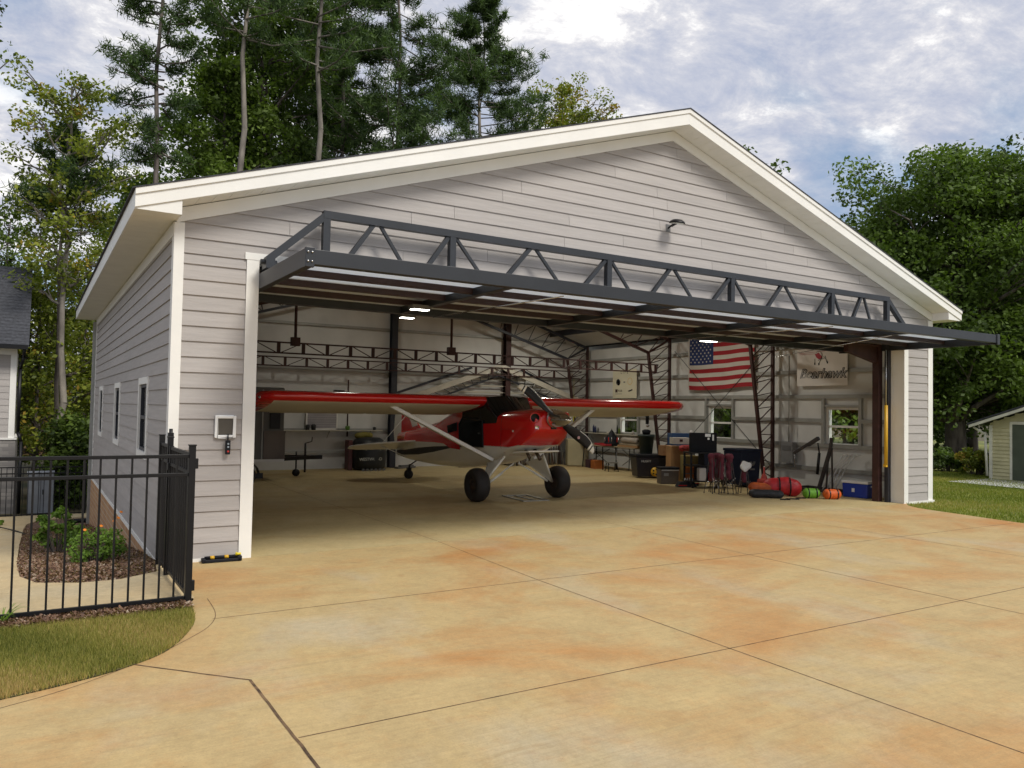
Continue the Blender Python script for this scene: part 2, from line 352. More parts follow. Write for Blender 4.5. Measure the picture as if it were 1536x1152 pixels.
for x in (3.2, 6.34, 9.48): strip(jb, wob((x+.1, .02), (x, -2.5), 10, .001), .007); strip(jb, wob((x, -2.5), (x-.03, -16), 20, .001), .009)
for y in (-2.5, -5.09, -8.2, -11.3): strip(jb, wob((-.035 if y == -5.09 else .02, y), (12.75, y), 20, .001), .009)
strip(jb, smooth_poly([(.11, -1.78), (.08, -2.29), (-.01, -2.63), (-.19, -2.92), (-.64, -3.41), (-1.38, -3.88), (-3, -4.3)]), .006)
struct(jb.build('control_joint', M_joint, fix=False))
jb = MB(); strip(jb, wob((-.66, -3.41), (-.05, -4.09), 12, .003), .014, .002); strip(jb, wob((-.05, -4.085), (-.04, -14), 90, .003), .018, .002)
struct(jb.build('expansion_joint', M_joint, fix=False))
jb = MB()
for x in (3.3, 6.44, 9.5): strip(jb, [(x, .05), (x, 11.9)], .007, .003)
for y in (3.7, 7.5): strip(jb, [(.3, y), (14.3, y)], .007, .003)
struct(jb.build('floor_joint', M_joint, fix=False))
# left lawn, mulch, walk
lawn_l = [(-6, -2.03), (-.76, -2.12), (-.3, -2.10), (-.12, -2.12)]+curb[9:]
struct(sheet('lawn', lawn_l, M_soil, .005))
struct(sheet('mulch_strip', [(-6, -1.78), (-.12, -1.80), (-.04, -1.9), (-.07, -2.14), (-.3, -2.12), (-.76, -2.14), (-6, -2.05)], M_mulch, .012))
walk_out = [(-6, -1.79), (-.06, -1.79), (-.02, -1.0), (0, -.1), (-.16, -.12), (-.16, -.51)]
walk = [(-.0, -1.79), (0, -.02), (-.10, -.02), (-.14, -.45), (-.5, -.68), (-.84, -.68), (-1.2, -.5), (-1.34, -.12), (-1.38, 1.2), (-1.39, 5), (-1.37, 11.2), (-1.32, 12.9), (-1.1, 13.5), (-.6, 13.75), (.4, 13.8), (.4, 14.6), (-1.9, 14.6), (-2.3, 13.0), (-2.3, -.9), (-6, -1.1), (-6, -1.79)]
struct(sheet('walkway', walk, M_walk, .02))
struct(sheet('mulch_bed', [(-.02, -.1), (-.14, -.45), (-.5, -.68), (-.84, -.68), (-1.2, -.5), (-1.34, -.12), (-1.38, 1.2), (-1.39, 5), (-1.37, 11.2), (-1.32, 12.9), (-1.1, 13.5), (-.6, 13.75), (.4, 13.8), (.4, 12.3), (.02, 12.2)], M_mulch, -.01))
eb = MB()
for (x0, y0), (x1, y1) in zip(walk[2:15], walk[3:16]):
    eb.add([(x0,y0,H(x0,y0)+.02),(x1,y1,H(x1,y1)+.02),(x1,y1,H(x1,y1)-.1),(x0,y0,H(x0,y0)-.1)], [(0,1,2,3)])
struct(eb.build('walkway_edge', M_walk, fix=False))
lawn_r = [(13.75, -.02)]+redge[1:]+[(60, -20), (60, 30), (14.8, 30), (14.8, -.02)]
M_lawnr = mat('mown_lawn', (.13, .165, .03), .9, var=.25, vs=.5, c2=(.28, .28, .06), bump=.7, bs=60, ramp=(.35, .7))
struct(sheet('lawn', lawn_r, M_lawnr, -.02, 4))
for k, (p, q, w) in enumerate((((22, 7.6), (40, -3.0+7), .5), ((27, 12.5), (60, 9), 1.6))):
    rb = MB(); strip(rb, [p, q], w, H(30, 5)-.004+k*.004); struct(rb.build('road', M_asph, fix=False))
struct(sheet('gravel_apron', [(20.1, 2.7), (22.3, 2.75), (22.3, -1.5), (19.6, -1.5), (19.9, .6)], M_gravel, .0, 2))

# ------------------------------------------------------------------ hangar
W, XL, XR, LEN, SL, CX = 14.64, .90, 13.65, 12.0, .3225, 7.32
ZW = lambda x: 6.10-SL*abs(x-CX)          # underside of the frieze
ZS = lambda x: 6.26-SL*abs(x-CX)          # soffit plane
hangar = thing('hangar', 'large gabled hangar in greige lap siding with white trim and its whole front open', 'hangar', (0, 0, 0))
def laps(axis, fixed, sgn, z0, z1, spans, course=.172, maxlen=3.6, seams=None):
    """lap siding; spans(z) -> list of (a, b)"""
    m = MB(); z = z0; row = 0
    while z < z1-.01:
        zt = min(z+course, z1); lo = spans(z+.001); hi = spans(zt-.001)
        for i, (a, c) in enumerate(lo):
            if i >= len(hi): continue
            a1, c1 = hi[i]
            if c-a < .05: continue
            if c1-a1 < .02: a1 = c1 = (a1+c1)/2
            cuts = []; u = a+random.uniform(.8, maxlen)
            while u < c-.5: cuts.append(u); u += random.uniform(2.4, maxlen)
            edges = [(a, a1)]+[(u, u) for u in cuts if a1+.02 < u < c1-.02]+[(c, c1)]
            for (p, p1), (q, q1) in zip(edges[:-1], edges[1:]):
                g = .0025; o1, o2 = .019*sgn, .003*sgn; t = random.random()
                if axis == 'y': f = lambda u, o, zz: (u, fixed+o, zz)
                else: f = lambda u, o, zz: (fixed+o, u, zz)
                vs = [f(p+g, o1, z), f(q-g, o1, z), f(q1-g, o2, zt), f(p1+g, o2, zt), f(p+g, 0, z), f(q-g, 0, z), f(q1-g, 0, zt), f(p1+g, 0, zt)]
                m.add(vs, [(0,1,2,3), (0,4,5,1), (1,5,6,2), (3,7,4,0)], 0, t)
        z += course; row += 1
    return m
def front_spans(z):
    hw = CX-max(0, (6.10-z)/SL) if z > ZW(0) else 0
    a = CX-(6.10-z)/SL if z > ZW(0) else .085
    c = CX+(6.10-z)/SL if z > ZW(0) else W-.14
    a, c = max(a, .085), min(c, W-.14)
    if z < 3.42: return [(a, XL-.14), (XR+.14, c)]
    return [(a, c)]
sm = laps('y', 0, -1, .035, 3.419, front_spans)
sm2 = laps('y', 0, -1, 3.419+.0, 6.09, front_spans)
sm.add(sm2.v, sm2.f, 0); sm.t[-len(sm2.t):] = sm2.t
sm.build('siding', M_siding, hangar, fix=False)
# front wall core
fwm = MB()
fwm.box(.0, XL-.01, .003, .25, -.3, 3.4).box(XR+.01, W, .003, .25, -.3, 3.4)
fwm.prism([(0, .003, 3.4), (W, .003, 3.4), (W, .003, ZS(W)), (CX, .003, ZS(CX)), (0, .003, ZS(0))], (0, .247, 0))
fwm.build('front_wall', M_liner, hangar, fix=False)
# side walls with windows
WINR = [(1.53, 2.38), (5.24, 6.09), (9.0, 9.85)]; WINL = [(1.92, 2.77), (5.70, 6.55), (9.5, 10.35)]
def wallbox(x0, x1, wins, zw0, zw1, zb, zt):
    m = MB(); y = .25
    for a, c in wins: m.box(x0, x1, y, a, zb, zt); m.box(x0, x1, a, c, zb, zw0); m.box(x0, x1, a, c, zw1, zt); y = c
    m.box(x0, x1, y, LEN+.15, zb, zt); return m
wallbox(.003, .16, WINL, 1.10, 2.00, -1.3, 3.75).build('side_wall', M_liner, hangar, fix=False)
wallbox(W-.16, W-.003, WINR, 1.06, 1.92, -.3, 3.75).build('side_wall', M_liner, hangar, fix=False)
def sidesp(wins, z0, z1):
    def f(z):
        if z0-.02 < z < z1+.0:
            r = []; y = .12
            for a, c in wins: r.append((y, a-.09)); y = c+.09
            return r+[(y, LEN+.04)]
        return [(.12, LEN+.04)]
    return f
def side_siding(fixed, sgn, wins, z0, z1):
    m = MB()
    for (za, zb) in ((-.10, z0-.09), (z0-.09, z1+.09), (z1+.09, 3.74)):
        f = sidesp(wins, z0-.09, z1+.09) if za == z0-.09 else sidesp([], 9, 9)
        s_ = laps('x', fixed, sgn, za, zb, f, course=(zb-za)/max(1, round((zb-za)/.172)))
        n = len(m.t); m.add(s_.v, s_.f, 0); m.t[n:] = s_.t
    return m
side_siding(0, -1, WINL, 1.10, 2.00).build('siding', M_siding, hangar, fix=False)
side_siding(W, 1, WINR, 1.06, 1.92).build('siding', M_siding, hangar, fix=False)
bw_ = MB(); bw_.prism([(0, LEN+.003, -1.3), (W, LEN+.003, -1.3), (W, LEN+.003, ZS(W)), (CX, LEN+.003, ZS(CX)), (0, LEN+.003, ZS(0))], (0, .15, 0))
bw_.build('back_wall', M_liner, hangar)
MB().box(-.03, .0025, .0, LEN+.17, -1.5, -.115).box(-.03, .0025, -.0, .0, -1.5, -.1).build('foundation', M_brick, hangar)
MB().box(XR+.0, W+.05, -.05, .0, -.3, -.03).build('foundation', M_brick, hangar)
# trims
tb = MB()
tb.box(-.022, 0, .001, .12, -.10, 3.745).box(-.022, .085, -.024, 0, .0, 3.745)
tb.build('corner_board', M_white, hangar)
tb = MB(); tb.box(W, W+.022, .001, .12, -.05, 3.745).box(W-.14, W+.022, -.024, 0, .03, 3.745); tb.build('corner_board', M_white, hangar)
MB().box(-.022, 0, LEN+.05, LEN+.17, -.1, 3.745).build('corner_board', M_white, hangar)
MB().box(XL-.14, XL, -.026, .26, -.002, 3.42).build('door_jamb', M_white, hangar)
MB().box(XR, XR+.14, -.026, .26, -.002, 3.42).build('door_jamb', M_white, hangar)
MB().box(XL-.16, XR+.16, -.03, .26, 3.42, 3.50).build('door_head_trim', M_white, hangar)
MB().box(.087, XL-.142, -.03, .002, -.004, .035).build('base_flashing', M_white, hangar)
MB().box(XR+.142, W+.06, -.045, .002, -.02, .033).build('base_flashing', M_white, hangar)
MB().box(-.028, .002, .12, LEN+.15, -.14, -.06).build('base_flashing', M_white, hangar)
fz = MB()
for sx in (-1, 1):
    xe = 0 if sx < 0 else W
    fz.prism([(xe, -.03, ZW(xe)), (CX, -.03, ZW(CX)), (CX, -.03, ZS(CX)-.003), (xe, -.03, ZS(xe)-.003)], (0, .028, 0))
fz.build('frieze_board', M_white, hangar)
MB().box(-.028, .0, .0, LEN+.15, 3.60, 3.745).build('frieze_board', M_white, hangar)
# roof: rake fascia, soffits, shingles
OS, OF, YB = .4535, .3627, LEN+.5
ZT = lambda x: 6.4912-.3262*abs(x-CX)
for sx in (-1, 1):
    xe = -OS if sx < 0 else W+OS
    MB().prism([(xe, -OF-.022, ZT(xe)-.19), (CX, -OF-.022, ZT(CX)-.235), (CX, -OF-.022, ZT(CX)-.0), (xe, -OF-.022, ZT(xe)-.0)], (0, .022, 0)).prism(
        [(xe, -OF-.04, ZT(xe)-.06), (CX, -OF-.04, ZT(CX)-.06), (CX, -OF-.04, ZT(CX)+.005), (xe, -OF-.04, ZT(xe)+.005)], (0, .018, 0)).build('rake_fascia', M_white, hangar, bevel=.003)
    MB().box(xe if sx < 0 else xe, xe+(.022 if sx < 0 else -.022), -OF+.001, YB, 3.755, ZT(xe)-.0).build('eave_fascia', M_white, hangar)
    # rake soffit made of narrow vented strips
    so = MB(); xa, xb = (0 if sx < 0 else W), CX
    n = 42
    for k in range(n):
        u0, u1 = xa+(xb-xa)*k/n, xa+(xb-xa)*(k+1)/n; g = (.004 if sx < 0 else -.004)
        so.prism([(u0+g, -OF, ZS(u0+g)+.006), (u1, -OF, ZS(u1)+.006), (u1, -OF, ZS(u1)+.016), (u0+g, -OF, ZS(u0+g)+.016)], (0, OF, 0))
    so.prism([(xa, -OF, ZS(xa)+.018), (xb, -OF, ZS(xb)+.018), (xb, -OF, ZS(xb)+.03), (xa, -OF, ZS(xa)+.03)], (0, OF, 0))
    so.build('rake_soffit', M_soffit, hangar)
    x0, x1 = (-OS+.022, 0) if sx < 0 else (W, W+OS-.022)
    es = MB(); y = -OF
    while y < YB: es.box(x0, x1, y+.004, min(y+.30, YB), 3.757, 3.767); y += .30
    es.box(x0, x1, -OF, YB, 3.769, 3.78); es.build('eave_soffit', M_soffit, hangar)
    # boxed return at the corner
    MB().box(*((-OS+.022, .0) if sx < 0 else (W, W+OS-.022)), -OF-.004, -OF+.016, 3.753, ZT(xe)+.02).box(*((-.012, .002) if sx < 0 else (W-.002, W+.012)), -OF+.0, -.026, 3.753, 3.93).build('eave_return', M_white, hangar)
    rf = MB(); xo = xe-.03*(-sx) if False else (xe-.03 if sx < 0 else xe+.03)
    rf.prism([(xo, -OF-.05, ZT(xo)+.006), (CX, -OF-.05, ZT(CX)+.006), (CX, -OF-.05, ZT(CX)+.022), (xo, -OF-.05, ZT(xo)+.018)], (0, YB+OF+.05, 0))
    rf.build('roof', M_shingle, hangar)
    # roof liner seen from inside, above the purlins
    xi = .16 if sx < 0 else W-.16
    MB().prism([(xi, .26, ZS(xi)-.02), (CX, .26, ZS(CX)-.02), (CX, .26, ZS(CX)+.005), (xi, .26, ZS(xi)+.005)], (0, LEN-.27, 0)).build('roof_liner', M_liner, hangar)
    for k in range(1, 6):
        xp = CX+sx*(k*1.25-.35)
        MB().box(xp-.03, xp+.03, .27, LEN-.01, ZS(xp)-.20, ZS(xp)-.025).build('purlin', M_navy, hangar)
# windows
def window(x, sgn, a, c, z0, z1, inner):
    w = MB(); t = .045
    xo = x
    for (ya, yb, za, zb) in ((a, a+t, z0, z1), (c-t, c, z0, z1), (a+t, c-t, z0, z0+t), (a+t, c-t, z1-t, z1), (a+t, c-t, (z0+z1)/2-.025, (z0+z1)/2+.025)): w.box(x-.03, x+.03, ya, yb, za, zb)
    f = w.build('window', M_white if sgn > 0 else M_navy, hangar, bevel=.003)
    MB().box(x-.004, x+.004, a+t, c-t, z0+t, z1-t).build('window_pane', inner, f)
    e = MB(); xs = (sgn*.03)
    base = 0 if sgn < 0 else W
    tt = .09
    for (ya, yb, za, zb) in ((a-tt, a, z0-tt, z1+tt), (c, c+tt, z0-tt, z1+tt), (a, c, z0-tt, z0), (a, c, z1, z1+tt)): e.box(base, base+sgn*.028, ya, yb, za, zb)
    e.build('window_casing', M_white, f)
M_clear = mat('clear_pane', (.9, .95, .92), .02, var=.01, trans=1, spec=.5)
M_dglass = mat('shaded_window_glass', (.012, .014, .016), .12, spec=.25)  # near-black glass with weak specular, left wall windows
for a, c in WINL: window(.03, -1, a, c, 1.10, 2.00, M_dglass)
for a, c in WINR: window(W-.12, 1, a, c, 1.06, 1.92, M_clear)
# interior girts, inner wall studs, columns
for z in (.5, 1.05, 1.63, 2.19, 2.78, 3.4):
    g = MB()
    spans = [(.26, LEN)]
    if 1.06 < z < 1.92:
        spans = [(.26, 1.45), (2.46, 5.16), (6.17, 8.92), (9.93, LEN)]
    for a, c in spans: g.box(W-.162, W-.235, a, c, z-.035, z+.035).box(W-.215, W-.235, a, c, z-.055, z-.035)
    g.build('wall_girt', M_girt, hangar)
    MB().box(.162, .235, .26, LEN, z-.035, z+.035).build('wall_girt', M_girt, hangar)
for z in (.47, 1.09, 2.77, 4.0, 5.0):
    xa, xb = (.25, W-.25) if z < 3.7 else (CX-(6.1-z)/SL, CX+(6.1-z)/SL)
    MB().box(xa, xb, LEN-.07, LEN-.001, z-.035, z+.035).build('wall_girt', M_girt, hangar)
for a, c in WINR:
    g = MB()
    for y in (a-.09, c+.02): g.box(W-.162, W-.24, y, y+.07, 1.02, 2.17)
    g.box(W-.162, W-.225, a-.02, c+.02, 1.94, 1.99); g.build('window_stud', M_girt, hangar)
for x in (3.6, 7.6, 11.46):
    zt = ZS(x)-.2
    MB().box(x-.09, x+.09, LEN-.28, LEN-.26, 0, zt).box(x-.09, x+.09, LEN-.10, LEN-.08, 0, zt).box(x-.012, x+.012, LEN-.26, LEN-.10, 0, zt).build('end_wall_column', M_red if x != 7.6 else M_navy, hangar)
def lattice(m, p, q, p2, q2, n, w=.05, wd=.035):
    """two chords p-q and p2-q2 with zigzag web"""
    p, q, p2, q2 = map(Vector, (p, q, p2, q2)); m.bar(p, q, w, w); m.bar(p2, q2, w, w)
    for k in range(n):
        a = p.lerp(q, k/n); c = p2.lerp(q2, (k+.5)/n); e = p.lerp(q, (k+1)/n); m.bar(a, c, wd, wd); m.bar(c, e, wd, wd)
for y in (3.78, 7.45, 11.35):
    for sx in (-1, 1):
        X_ = lambda x: CX+sx*(x-CX)
        c = MB(); lattice(c, (X_(14.02), y, .02), (X_(13.47), y, 3.42), (X_(14.30), y, .02), (X_(14.28), y, 3.85), 11, .07, .02)
        c.box(X_(13.9), X_(14.38), y-.1, y+.1, .003, .02)
        c.build('frame_column', M_red, hangar)
        c = MB(); lattice(c, (X_(13.47), y, 3.42), (CX, y, 5.25), (X_(14.25), y, 3.82), (CX, y, ZS(CX)-.27), 12, .07, .02)
        c.bar((X_(13.47), y, 3.42), (X_(14.28), y, 3.84), .05)
        c.build('rafter_truss', M_red if y < 11 else M_navy, hangar)
def joist(name, y, z0, z1, xa, xb, step, mt, parent):
    m = MB(); m.bar((xa, y, z0), (xb, y, z0), .05, .03); m.bar((xa, y, z1), (xb, y, z1), .05, .03); x = xa; k = 0
    while x < xb-.1:
        m.box(x, x+.07, y-.015, y+.015, z0, z1)
        a, c = (z0, z1) if k % 2 else (z1, z0)
        m.bar((x+.07, y, a), (min(x+step, xb), y, c), .018); x += step; k += 1
    return m.build(name, mt, parent)
joist('lattice_girder', 7.1, 2.84, 3.06, .4, 13.52, .52, M_red, hangar)
joist('lattice_girder', 11.55, 2.80, 3.03, .3, 14.2, .58, M_red, hangar)
for x in (3.38, 7.06): MB().tube((x, 7.1, 3.06), (x, 7.1, ZS(x)-.5), .03).box(x-.09, x+.09, 7.04, 7.16, 3.0, 3.18).build('hanger_rod', M_red, hangar)
# diagonal wind bracing on the right wall
wb = MB()
for a, c in (((W-.3, 3.9, 3.5), (W-.3, 7.3, .5)), ((W-.3, 7.3, 3.5), (W-.3, 3.9, .5))): wb.tube(a, c, .008, n=6)
wb.build('wind_brace', M_dark, hangar)
# gabled annex roof frame against the back wall
an = MB(); apx = (11.13, 11.8, 3.08)
for q in ((8.1, 11.8, 2.05), (14.2, 11.8, 2.05)):
    an.bar((apx[0], 11.6, apx[2]), (q[0], 11.6, q[2]), .05, .16, m=1); an.bar((apx[0], 11.72, 2.80), (q[0]+(.7 if q[0] < 11 else -.7), 11.72, 1.98), .03, .05, m=0)
    for k in range(9):
        t0 = k/9; a = Vector(apx).lerp(Vector(q), t0); c = Vector((apx[0], 11.72, 2.8)).lerp(Vector((q[0]+(.7 if q[0] < 11 else -.7), 11.72, 1.98)), min(1, t0+.06)); an.bar(a, c, .018, m=0)
    an.bar((apx[0]-.9 if q[0] < 11 else apx[0]+.9, 11.86, 3.02), (q[0]-.5 if q[0] < 11 else q[0], 11.86, 2.12), .03, .07, m=0)
for k in range(9):
    z = 2.05+k*.1; hw = (3.05-z)*2.75
    if hw > .1: an.box(apx[0]-hw, apx[0]+hw, 11.86, 11.9, z, z+.035, m=2 if k % 2 else 1)
an.build('annex_rafter', [M_navy, mat('tan_flange', (.52, .49, .42), .5), M_steel], hangar)
# front frame: posts beside the opening, header beam, haunch
for x0, x1 in ((XL-.06, XL+.03), (XR-.18, XR-.05)):
    MB().box(x0, x1, .42, .56, 0, 3.3).build('front_column', M_red, hangar)
MB().box(XR-.10, XR-.003, .262, .34, 0, 3.35).build('door_post', M_navy, hangar)
MB().box(XL-.10, XL-.02, .262, .34, 0, 3.35).build('door_post', M_navy, hangar)
MB().prism([(12.5, .44, 3.03), (13.44, .44, 2.84), (13.44, .44, 3.4), (12.5, .44, 3.4)], (0, .1, 0)).box(12.5, 13.44, .40, .58, 3.17, 3.2).build('front_haunch', M_red, hangar)
MB().box(.4, 14.2, .30, .40, 3.36, 3.75).build('header_beam', M_navy, hangar)

# ------------------------------------------------------------------ hangar door leaf, swung up (part of the hangar)
door = MB()
door.box(XL+.015, XR-.015, -1.83, -1.72, 3.115, 3.262).box(XL+.015, XR-.015, 1.30, 1.42, 3.12, 3.262)
for x in (XL, XR-.08): door.box(x, x+.08, -1.80, 1.42, 3.09, 3.268)
for x in (XL-.004, XR-.086): door.box(x, x+.09, -1.845, -1.80, 3.085, 3.275)
for x in (3.3, 5.89, 8.48, 11.08): door.box(x-.05, x+.05, -1.72, 1.30, 3.125, 3.224)
door = door.build('hangar_door', M_dark, hangar, bevel=.004)
for y in (-.86, -.12, .6): 
    MB().box(XL+.09, XR-.09, y-.025, y+.025, 3.155, 3.224).box(XL+.09, XR-.09, y+.025, y+.06, 3.155, 3.162).build('girt', M_mrn, door)
MB().box(XL+.082, XR-.082, -1.718, 1.298, 3.225, 3.25).build('panel_skin', M_panel, door)
tr = MB(); ZB, ZTt, YT = 3.34, 4.02, -.2; vx = [1.62, 3.30, 5.89, 8.48, 11.08, 12.77]
tr.bar((vx[0]-.04, YT, ZTt), (vx[-1]+.04, YT, ZTt), .09, .09); tr.bar((.94, YT, 3.40), (vx[0], YT, ZTt), .08); tr.bar((13.5, YT, 3.40), (vx[-1], YT, ZTt), .08)
tr.bar((.94, YT, ZB), (13.5, YT, ZB), .09, .07)
for x in vx: tr.bar((x, YT, ZB), (x, YT, ZTt), .085, .085, upv=(0, 1, 0))
pk_ = [2.26, 4.56, 7.16, 9.76, 12.0]
tops = sorted(vx+pk_)
for a, c in zip(tops[:-1], tops[1:]):
    mid = (a+c)/2
    if a != vx[0]: tr.bar((a+.05, YT, ZTt-.04), (mid-.02, YT+.012, ZB), .038)
    if c != vx[-1]: tr.bar((c-.05, YT, ZTt-.04), (mid+.02 if a != vx[0] else a+.14, YT-.012, ZB), .055)
tr.build('wind_truss', M_dark, door)
for x in (XL+.06, XR-.06): MB().box(x-.05, x+.05, -.3, -.12, 3.30, 3.42).tube((x-.09, -.2, 3.38), (x+.09, -.2, 3.38), .03).build('hinge', M_dark, door)
for x in (XL+.02, XL+.06): MB().sphere((x, -1.85, 3.23), .012, 8, 5).sphere((x, -1.85, 3.14), .012, 8, 5).build('bolt', M_steel, door)
hc = MB().tube((XR-.17, .26, .77), (XR-.17, .26, 1.97), .035, m=0).tube((XR-.17, .26, 1.97), (XR-.17, .26, 3.1), .014, m=1).box(XR-.2, XR-.14, .24, .3, .72, .78)
hc.build('hydraulic_ram', [M_yellow, M_steel], door)
for a, c, r_ in (((3.75, 1.25, 3.10), (4.1, -1.6, 3.12), .008), ((8.9, 1.25, 3.1), (9.2, -1.6, 3.12), .008), ((10.9, -1.5, 3.1), (10.9, .9, 2.85), .006)):
    MB().tube(a, c, r_, n=6).build('door_cable', M_steel, door)

# ------------------------------------------------------------------ lights with a lit face
M_lamp = mat('lit_led_panel', (.9, .9, .85), .4, var=.01, emit=(1, .96, .85, 14))
def ceiling_light(x, y, z, label, w=.32, d=.16, power=22):
    t = thing('ceiling_light', label, 'ceiling light', (x, y, z), 0, 'lit work lights under the roof')
    MB().box(-w/2-.02, w/2+.02, -d/2-.02, d/2+.02, .0, .06).build('housing', M_grayp, t, bevel=.005)
    MB().box(-w/2, w/2, -d/2, d/2, -.006, .0).build('diffuser', M_lamp, t)
    ld = bpy.data.lights.new('ceiling_lamp', 'AREA'); ld.energy = power; ld.size = .3; ld.color = (1, .95, .82)
    lo = bpy.data.objects.new('ceiling_lamp', ld); col.objects.link(lo); lo.parent = t; lo.location = (0, 0, -.03)
ceiling_light(3.15, .42, 3.08, 'small lit white light under the raised door, nearer the opening of the left pair', .24, .11, power=2.5)
ceiling_light(3.55, 1.75, 3.12, 'small lit white light behind the raised door edge, further inside of the left pair', .2, .1, power=2.5)
ceiling_light(9.85, 1.62, 3.14, 'lit white light above the striped flag at the inner edge of the raised door', power=3)
for k, (x, y) in enumerate(((11.6, 4.9), (11.6, 9.4), (5.5, 9.0))):  # high bay lamps added to brighten the hangar interior
    ceiling_light(x, y, ZS(x)-.5, ['lit white high bay light over the right wing of the plane', 'lit white high bay light at the back of the hangar on the right', 'lit white high bay light at the back of the hangar on the left'][k], .5, .3, power=(48, 48, 18)[k])

# ------------------------------------------------------------------ things on the front wall
t = thing('flood_light', 'small round black flood light on the gable siding', 'flood light', (7.24, 0, 4.68))
MB().box(-.05, .05, -.02, -.012, -.06, .06).build('wall_plate', M_grayp, t, bevel=.004)
MB().tube((0, -.02, 0), (.0, -.10, .03), .014).bar((.0, -.09, .02), (.0, -.22, .05), .03).build('arm', M_black, t)
MB().lathe([(.0, .05), (.07, .045), (.11, .02), (.125, 0), (.125, -.012), (0, -.012)], (0, -.22, .05), (0, -.15, 1)).build('lamp_head', M_black, t)
MB().lathe([(.0, 0), (.105, 0), (.105, -.004), (0, -.004)], (0, -.218, .036), (0, -.15, 1)).build('lens', mat('frosted_lens', (.6, .6, .55), .4), t)
t = thing('pet_door', 'white framed square flap door with dark pane on the front wall', 'pet door', (.575, -.02, 1.495))
f = MB()
for q in ((-.115, -.083, -.125, .125), (.083, .115, -.125, .125), (-.083, .083, .093, .125), (-.083, .083, -.125, -.093)): f.box(q[0], q[1], -.03, 0, q[2], q[3])
f.build('frame', mat('white_plastic', (.8, .8, .78), .35), t, bevel=.006)
MB().box(-.083, .083, -.014, -.004, -.093, .093).build('flap', mat('smoked_flap', (.08, .07, .055), .25), t)
t = thing('control_pendant', 'black hand held door control hanging below the white framed flap', 'remote control', (.60, -.06, 1.27))
MB().box(-.026, .026, -.03, .01, -.085, .075).build('case', M_blackpl, t, bevel=.008)
MB().tube((0, -.01, .07), (.0, -.005, .13), .007).tube((0, -.005, .13), (.01, .03, .14), .006).build('cable', M_blackpl, t)
for z, c in ((.035, (.3, .35, .4)), (.0, (.3, .35, .4)), (-.05, (.5, .03, .02))): MB().tube((0, -.03, z), (0, -.038, z), .011).build('button', mat('button_%d' % int(c[0]*10), c, .4), t)
t = thing('lawn_sprinkler', 'low black oscillating sprinkler with yellow fittings lying by the wall base', 'sprinkler', (.56, -.12, .003), R(-2))
b_ = MB().box(-.20, .20, -.05, -.02, 0, .035).box(-.20, .20, .03, .055, 0, .035).box(-.21, -.17, -.05, .055, .0, .045).box(.16, .21, -.05, .055, 0, .055)
b_.build('base', M_blackpl, t, bevel=.008)
MB().tube((-.18, 0, .05), (.18, 0, .05), .017).build('spray_bar', M_blackpl, t)
for x in (-.10, .05): MB().tube((x-.022, 0, .05), (x+.022, 0, .05), .0195).build('collar', M_yellow, t)
MB().tube((.15, -.01, .06), (.16, -.01, .09), .013).tube((.15, -.02, .075), (.20, -.02, .075), .013).build('hose_fitting', mat('bright_yellow', (.75, .62, .03), .4), t)

# ------------------------------------------------------------------ fence and gate
def fence(label, p, q, h0, sp=.118, posts=(0, 1), low=None, name='metal_fence', ptop=1.38):
    p, q = Vector((*p, 0)), Vector((*q, 0)); Ln = (q-p).length; d = (q-p)/Ln; ang = math.atan2(d.y, d.x)
    t = thing(name, label, 'fence', (p.x, p.y, h0), ang)
    r = MB().box(0, Ln, -.013, .013, 1.275, 1.305).box(0, Ln, -.013, .013, 1.115, 1.145).box(0, Ln, -.013, .013, .05, .08); r.build('rail', M_black, t, bevel=.002)
    k = 1; pk = MB(); n = int(Ln/sp)
    for k in range(1, n+1):
        x = Ln-k*sp
        if x > .03: pk.box(x-.008, x+.008, -.008, .008, .02, 1.29)
    pk.build('pickets', M_black, t)
    for s in posts:
        x = s*Ln; MB().box(x-.027, x+.027, -.027, .027, -.1, ptop).box(x-.032, x+.032, -.032, .032, ptop, ptop+.012).build('post', M_black, t, bevel=.003)
    return t
f1 = fence('black metal picket fence along the front walkway left of the gate', (-2.6, -1.93), (-.08, -1.93), 0.0)
MB().box(2.52, 2.57, -.02, .02, 1.18, 1.27).box(2.52, 2.57, -.02, .02, .12, .21).build('gate_hinge', M_black, f1, bevel=.003)
t = thing('metal_gate', 'narrow black metal picket gate between the corner post and the hangar', 'gate', (-.08, -1.88, 0.02), R(90))
GL = 1.14
g = MB().box(.03, GL, -.013, .013, 1.265, 1.295).box(.03, GL, -.013, .013, 1.105, 1.135).box(.03, GL, -.013, .013, .05, .08).box(.0, .04, -.02, .02, .03, 1.30).box(GL-.04, GL, -.02, .02, .03, 1.30); g.build('gate_frame', M_black, t)
pk = MB()
for k in range(1, 10): pk.box(k*.115-.008, k*.115+.008, -.008, .008, .05, 1.28)
pk.build('pickets', M_black, t)
MB().box(GL-.02, GL+.05, -.03, .03, 1.06, 1.13).build('latch', M_black, t, bevel=.004)
MB().box(.045, .065, -.012, .012, .66, .72).build('hinge', M_black, t)
f2 = fence('short black metal fence panel between the gate and the hangar corner', (-.08, -.66), (-.08, -.06), 0.02, .11, (0, 1))
MB().tube((0, 0, 1.3), (0, 0, 1.47), .018).box(-.026, .026, -.026, .026, 1.34, 1.43).build('gate_latch_post', M_black, f2)
t3 = fence('far black metal picket fence beyond the mulch bed at the back of the walkway', (-6.0, 14.75), (-.02, 14.5), -1.27, .118, (0, .5, 1))

